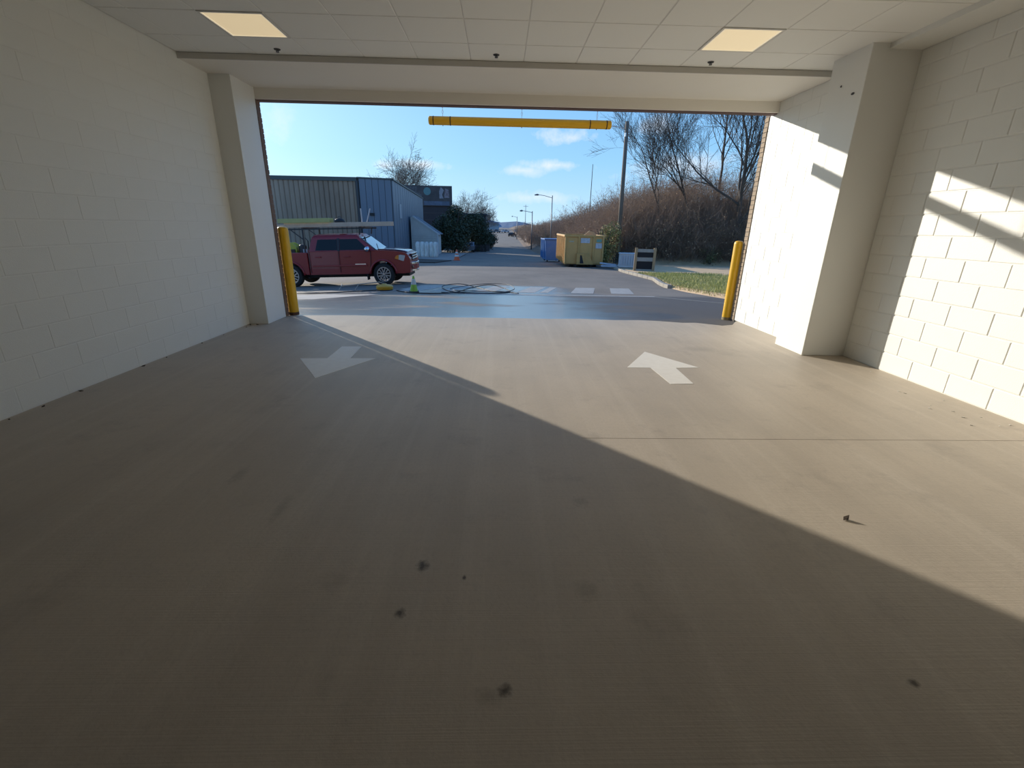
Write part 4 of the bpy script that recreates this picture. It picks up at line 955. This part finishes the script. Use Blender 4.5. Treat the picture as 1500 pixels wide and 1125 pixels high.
# greenhouse
cab = MB()
def sec(x0, x1, w_, z): return [(x0, -w_, z), (x1, -w_, z), (x1, w_, z), (x0, w_, z)]
L0, L1, L2, L3 = sec(-2.73, -.20, .905, 1.19), sec(-2.60, -.82, .775, 1.66), sec(-2.52, -.93, .71, 1.755), sec(-2.35, -1.10, .60, 1.785)
cab.v = L0+L1+L2+L3
for q in range(3):
    for k in range(4): cab.f.append((q*4+k, q*4+(k+1) % 4, q*4+4+(k+1) % 4, q*4+4+k))
cab.f.append((12, 13, 14, 15)); cab.f.append((3, 2, 1, 0))
cabo = cab.build('cab', red, truck, bevel=.03)
def side_pt(x, z, s, off=.012):
    t_ = (z-1.19)/.47; return (x, s*(.905 + (.775-.905)*t_ + off), z)
for s in (-1, 1):
    for pl in ([(-2.46, 1.25), (-1.66, 1.25), (-1.66, 1.61), (-2.36, 1.61)], [(-1.55, 1.25), (-.50, 1.25), (-.90, 1.61), (-1.55, 1.61)]):
        b = MB(); b.poly([side_pt(x, z, s) for x, z in pl]); b.poly([side_pt(x, z, s, -.01) for x, z in pl]); n = 4
        b.f += [(k, (k+1) % n, n+(k+1) % n, n+k) for k in range(n)]; b.build('side_window', glass, truck)
    MB().bar(side_pt(-1.605, 1.22, s, .006), side_pt(-1.605, 1.64, s, .006), .09, .02, up=(0, 1, 0)).build('door_pillar', mat('pillar_black', (.02, .02, .022), .4), truck)
    # doors: outline seams, handles, moulding
    for x in (-2.70, -1.60, -.42):
        b = MB(); b.bar((x - (.05 if x > -.5 else 0), s*(HW+.001), .50), (x, s*(HW-.004), 1.02), .014, .012, up=(0, 1, 0)); b.bar((x, s*(HW-.004), 1.02), (x, s*(HW-.045), 1.20), .014, .012, up=(0, 1, 0)); b.build('door_seam', black, truck)
    for x in (-2.48, -1.40): MB().bar((x, s*(HW+.012), 1.03), (x+.2, s*(HW+.012), 1.03), .03, .035, up=(0, 0, 1)).build('door_handle', redt, truck, bevel=.008)
    MB().box(-2.62, -.58, min(s*HW, s*(HW+.018)), max(s*HW, s*(HW+.018)), .70, .755).build('side_moulding', redt, truck, bevel=.006)
    MB().box(-1.02, -.62, min(s*HW, s*(HW+.024)), max(s*HW, s*(HW+.024)), .755, .785).build('door_badge', chrome, truck)
    # flared arch lips
    for cx in (0, WB):
        pts = [(cx + .50*math.cos(a), s*(HW+.005), RT + .50*math.sin(a)) for a in [math.pi*(.02 + .96*k/14) for k in range(15)]]
        MB().tube(pts, .035, 6).build('wheel_arch_lip', redt, truck, smooth=True)
    MB().box(-.64, -.60, s*.80-.12, s*.80+.12, .22, .50).build('mud_flap', black, truck)
    # mirror
    b = MB(); b.lathe([(.001, -.11), (.07, -.10), (.095, 0), (.085, .08), (.001, .11)], 12, (0, 0, 0), 'x'); o = b.build('mirror', chrome, truck, smooth=True); o.location = (-.50, s*1.07, 1.27); o.scale = (.85, 1.05, 1.0)
    MB().bar((-.46, s*.90, 1.23), (-.48, s*1.0, 1.25), .06).build('mirror_arm', black, truck)
    # headlights and signal
    b = MB(); b.prism([(.50, .94), (.80, .84), (.965, .86), (.96, 1.02), (.72, 1.055), (.56, 1.03)], -.02, .02, 'xz'); o = b.build('headlight', mat('headlight_lens', (.55, .50, .46), .15, spec=.9), truck, bevel=.01); o.location = (.0, s*.885, 0); o.rotation_euler = (0, 0, -s*.24); o.location = (-.02, s*1.075, 0)
    b = MB(); b.prism([(.50, .94), (.64, .89), (.66, 1.05), (.56, 1.03)], -.026, .026, 'xz'); o = b.build('turn_signal', mat('amber_lens', (.75, .24, .04), .25), truck); o.rotation_euler = (0, 0, -s*.24); o.location = (-.02, s*1.075, 0)
    MB().lathe([(.001, -.02), (.05, -.02), (.05, .02), (.001, .02)], 12, (1.06, s*.58, .62), 'x').build('fog_lamp', mat('fog_lens', (.35, .2, .12), .2), truck)
# windshield, rear window
def glass_quad(name, p, m, off):
    b = MB(); b.poly(p); b.poly([(x+off[0], y, z+off[1]) for x, y, z in p]); b.f += [(k, (k+1) % 4, 4+(k+1) % 4, 4+k) for k in range(4)]; b.build(name, m, truck)
glass_quad('windshield', [(-.235, -.83, 1.225), (-.235, .83, 1.225), (-.79, .70, 1.65), (-.79, -.70, 1.65)], wglass, (.022, .022))
glass_quad('rear_window', [(-2.74, -.74, 1.25), (-2.74, .74, 1.25), (-2.63, .66, 1.62), (-2.63, -.66, 1.62)], glass, (-.02, .01))
MB().bar((-.20, -.55, 1.245), (-.42, .1, 1.42), .012, .012).build('wiper', black, truck)
MB().box(-.26, -.02, -.80, .80, 1.205, 1.235).build('cowl', black, truck)
# grille and bumper
for z in (.90, .985): MB().box(1.0, 1.06, -.46, .46, z-.022, z+.022).build('grille_bar', chrome, truck, bevel=.012)
MB().box(.98, 1.03, -.50, .50, .84, 1.05).build('grille_backing', black, truck)
MB().box(.96, 1.05, -.53, .53, 1.05, 1.09).build('grille_surround', chrome, truck, bevel=.012)
bp = [(1.02 - .55*abs(t_)**3, .86*t_) for t_ in [k/8 for k in range(-8, 9)]]
MB().prism([(x+.14, y) for x, y in bp] + [(x, y) for x, y in bp[::-1]], .52, .72, 'xy').build('front_bumper', redt, truck, bevel=.02)
MB().prism([(x+.155, y) for x, y in bp] + [(x+.1, y) for x, y in bp[::-1]], .70, .78, 'xy').build('bumper_top', chrome, truck, bevel=.012)
MB().prism([(x+.15, y*.8) for x, y in bp] + [(x+.1, y*.8) for x, y in bp[::-1]], .46, .53, 'xy').build('bumper_lip', chrome, truck, bevel=.01)
# wheels
rimm = mat('rim_alloy', (.50, .48, .45), .3, metal=.7)
tire = MB(); tire.lathe([(.24, -.115), (.36, -.125), (.390, -.10), (.395, -.05), (.395, .05), (.390, .10), (.36, .125), (.24, .115)], 36, axis='y', cap=False)
tire_me = tire.mesh('tire', True); tire_me.materials.append(mat('tire_rubber', (.022, .021, .020), .8))
rim = MB(); rim.lathe([(.235, -.10), (.255, -.105), (.255, .10), (.235, .10)], 32, axis='y', cap=False); rim.lathe([(.001, .05), (.20, .04), (.20, .0), (.001, 0)], 24, axis='y')
rim_me = rim.mesh('rim', False); rim_me.materials.append(mat('rim_dark', (.05, .05, .05), .5, metal=.5))
sp = MB()
for k in range(6):
    a = k*math.pi/3; u = Vector((math.cos(a), 0, math.sin(a))); q = Vector((-math.sin(a), 0, math.cos(a)))
    for e in (-1, 1): sp.bar(u*.05 + q*(e*.03) + Vector((0, -.10, 0)), u*.245 + q*(e*.055) + Vector((0, -.105, 0)), .038, .03, up=(0, 1, 0))
sp.lathe([(.001, -.125), (.05, -.12), (.06, -.08), (.001, -.08)], 16, axis='y'); sp.lathe([(.232, -.118), (.262, -.118), (.262, -.09), (.232, -.09)], 36, axis='y', cap=False)
sp_me = sp.mesh('spokes'); sp_me.materials.append(rimm)
for cx in (0, WB):
    for s in (-1, 1):
        wh = link_mesh('wheel', tire_me, truck, (cx, s*.82, RT), (0, .2*cx, 0 if s < 0 else math.pi))
        link_mesh('rim', rim_me, wh); link_mesh('spokes', sp_me, wh)
# ladder rack (part of the truck)
def rackbar(a, b, w_=.045): MB().bar(a, b, w_).build('rack_bar', blackm, truck)
RZ = 1.96
for s in (-1, 1):
    rackbar((-4.55, s*.82, RZ), (-.55, s*.82, RZ))
    for x in (-4.45, -2.85): rackbar((x, s*.86, 1.19), (x, s*.82, RZ))
    rackbar((-3.3, s*.82, RZ), (-2.85, s*.85, 1.62), .03)
    rackbar((-.75, s*.82, RZ), (-.78, s*.80, 1.75), .04)
for x in (-4.45, -2.85, -.75): rackbar((x, -.84, RZ+.03), (x, .84, RZ+.03))

def tp(x, y, z): return truck.matrix_world @ Vector((x, y, z))
bpy.context.view_layer.update()
def ladder(label, x0, x1, yc, z0, half, m, n, rail_w=.09, rung_m=None):
    t = thing('ladder', label, 'ladder', tp(x0, yc, z0)); t.rotation_euler = truck.rotation_euler; L = x1-x0
    for s in (-1, 1): MB().box(0, L, s*half-.02, s*half+.02, 0, rail_w).build('rail', m, t, bevel=.006)
    for k in range(n): MB().tube([((k+.5)*L/n, -half, rail_w/2), ((k+.5)*L/n, half, rail_w/2)], .018, 6).build('rung', rung_m or alum, t)
ladder('long tan extension ladder reaching out over the pickup hood', -3.6, .25, -.35, RZ+.06, .22, mat('ladder_tan', (.64, .49, .36), .6, noise=(3, .5)), 13, .15)
ladder('yellow-green fibreglass ladder on top of the pickup rack', -3.78, -1.92, -.45, RZ+.21, .20, mat('ladder_green', (.46, .45, .17), .55, noise=(3, .4)), 7, .15)
ladder('second tan ladder lying behind the first on the rack', -4.3, -.45, .35, RZ+.06, .22, MATS['ladder_tan'], 12, .12)
t = thing('tool_bag', 'round black bag on the rack above the rear doors', 'bag', tp(-1.62, -.3, RZ+.165)); MB().lathe([(.001, 0), (.15, 0), (.19, .07), (.15, .15), (.05, .19), (.001, .19)], 14).build('sack', black, t, smooth=True)
MB().tube([(-.08, 0, .16), (-.04, 0, .24), (.04, 0, .24), (.08, 0, .16)], .012, 6).build('strap', darkgrey, t)
for (dx, ang, lb) in ((-.72, -.02, 'upright pale rod strapped to the front of the rack'), (-.60, .30, 'slanting pale rod strapped to the front of the rack')):
    p = tp(dx, -.5, RZ+.05); o = tag(MB().tube([p, p + Vector((.65*math.tan(ang) if ang > 0 else -.02, 0, .62))], .022, 6).build('rod', mat('pale_rod', (.55, .50, .48), .5)), lb, 'rod')
t = thing('hose_reel', 'lime hose reel standing in the pickup bed', 'hose reel', tp(-3.55, -.35, .70)); t.rotation_euler = truck.rotation_euler
lime = mat('lime_hose', (.42, .47, .06), .5)
MB().lathe([(.001, -.2), (.26, -.2), (.26, -.15), (.22, -.14), (.22, .14), (.26, .15), (.26, .2), (.001, .2)], 24, (0, 0, .60), 'y').build('drum', lime, t)
for s in (-1, 1): MB().box(-.2, .2, s*.24-.02, s*.24+.02, 0, .62).build('stand', blackm, t)
t = thing('pump_unit', 'dark pump machine in the pickup bed beside the lime reel', 'pump', tp(-3.08, -.35, .70)); t.rotation_euler = truck.rotation_euler
MB().box(-.24, .24, -.25, .25, .0, .45).build('tank', blackm, t, bevel=.03); MB().lathe([(.001, 0), (.14, 0), (.14, .28), (.08, .33), (.001, .33)], 16, (-.05, 0, .45)).build('motor', darkgrey, t)
MB().box(.05, .20, -.27, -.2, .42, .62).build('panel', mat('pump_pale', (.45, .45, .48), .5), t); MB().tube([(.15, 0, .45), (.17, 0, .9), (.05, .1, 1.0)], .02, 6).build('exhaust', blackm, t)

# ------------------------------------------------------------------ far parked cars
def parked_car(x, y, rz, label, m, L=4.4, grp='far parked cars', s=1.0):
    t = thing('parked_car', label, 'car', (x, y, G(x, y)+.005), rz, grp)
    prof = [(-2.1, .35), (2.1, .35), (2.15, .7), (1.9, .88), (.95, .95), (.35, 1.38), (-1.1, 1.42), (-1.7, 1.0), (-2.15, .95)]
    b = MB(); b.prism(prof, -.85, .85, 'xz'); b.build('body', m, t, bevel=.05)
    b = MB(); b.prism([(.8, .98), (.3, 1.33), (-1.05, 1.36), (-1.5, 1.02)], -.87, .87, 'xz'); b.build('side_window', glass, t)
    b = MB(); b.quad((1.0, -.7, .97), (1.0, .7, .97), (.40, .62, 1.36), (.40, -.62, 1.36)); b.quad((-1.78, -.7, 1.02), (-1.78, .7, 1.02), (-1.15, .62, 1.40), (-1.15, -.62, 1.40)); b.build('window', glass, t)
    for cx in (-1.35, 1.35):
        for sy in (-.78, .78): MB().lathe([(.001, -.1), (.32, -.1), (.32, .1), (.001, .1)], 16, (cx, sy, .32), 'y').build('wheel', black, t)
cw = mat('car_white', (.60, .62, .65), .3); cg = mat('car_grey', (.20, .21, .23), .3); cd = mat('car_dark', (.03, .03, .035), .3)
parked_car(-4.6, 70, math.pi/2, 'grey car parked under the round evergreen tree', cg)
for k, (x, y, m, lb) in enumerate([(-9, 215, cw, 'white far car, first of the row at the street end'), (-5.5, 218, cw, 'white far car, second of the row at the street end'), (-2, 222, cg, 'grey far car between the white ones at the street end'), (2.2, 226, cw, 'white far car standing alone beside the far lamp post'), (4.3, 175, cd, 'dark far car on the street under the far lamp post'), (7.5, 230, cw, 'white far car closest to the bank at the street end')]):
    parked_car(x, y, .3*k, lb, m)
t = thing('trash_bin', 'dark wheeled bin standing at the street edge by the evergreens', 'bin', (-1.9, 72, G(-1.9, 72)))
MB().prism([(-.25, .1), (.25, .1), (.32, 1.0), (-.32, 1.0)], -.3, .3, 'xz').build('body', cd, t, bevel=.03); MB().box(-.36, .36, -.36, .34, 1.0, 1.06).build('lid', black, t)
t = thing('timber_fence', 'low dark timber fence beside the parked grey car', 'fence', (-3.9, 72, G(-3.5, 72)))
for k in range(9): MB().box(k*.2, k*.2+.17, -.03, .03, 0, 1.0).build('board', mat('fence_dark', (.06, .05, .045), .85), t)
# big far white sheds at the street end
for k, (x, y, w_, h, lb) in enumerate(((-14, 300, 26, 3.2, 'long pale far shed at the end of the street'),)):
    t = thing('far_shed', lb, 'shed', (x, y, G(0, y)-.2)); MB().box(-w_/2, w_/2, 0, 10, 0, h).build('walls', mat('far_pale', (.34, .38, .42), .7), t)
    MB().prism([(-w_/2-.5, h), (w_/2+.5, h), (w_/2-.5, h+1.2), (-w_/2+.5, h+1.2)], -.5, 10.5, 'xz').build('roof', mat('far_roof', (.25, .29, .34), .7), t)

# ------------------------------------------------------------------ small litter on the bay floor
leaf_m = mat('litter_leaf', (.07, .05, .035), .9); chip_m = mat('paint_chip', (.55, .52, .46), .7)
def leaf(x, y, s, rz, label, m, group, curl=.5):
    b = MB(); pts = [(-1, 0, .05), (-.35, .45, curl*.3), (.4, .35, .1), (1, 0, curl*.6), (.4, -.4, .05), (-.35, -.42, curl*.25)]
    top = [(x_*s, y_*s, z_*s+.004) for x_, y_, z_ in pts]; bot = [(a, b_, c-.003) for a, b_, c in top]
    b.v = top + bot; b.f = [tuple(range(6)), tuple(reversed(range(6, 12)))] + [(k, (k+1) % 6, 6+(k+1) % 6, 6+k) for k in range(6)]
    o = b.build('leaf' if m is leaf_m else 'paint_flake', m); o.location = (x, y, 0); o.rotation_euler = (0, 0, rz); tag(o, label, 'leaf' if m is leaf_m else 'flake', group)
leaf(1.845, 2.02, .022, .4, 'curled dark leaf alone on the sunlit floor', leaf_m, 'leaves on the bay floor', 1.4)
for k, (x, y) in enumerate(((-3.66, 3.24), (-3.65, 3.50), (-3.66, 3.86), (-3.67, 4.62), (-3.66, 4.95), (-3.67, 5.6), (-3.66, 6.05), (-3.62, 6.55), (-3.55, 6.72), (-3.64, 6.70))):
    leaf(x, y, rnd.uniform(.008, .019), rnd.uniform(0, 6), 'small dark dead leaf along the foot of the shaded block wall', leaf_m, 'dead leaves along the shaded wall', 1.2)
for k in range(12):
    leaf(rnd.uniform(3.75, 4.12), rnd.uniform(3.1, 4.7), rnd.uniform(.008, .02), rnd.uniform(0, 6), 'pale paint flake on the floor by the sunlit wall', chip_m, 'paint flakes by the sunlit wall', .3)
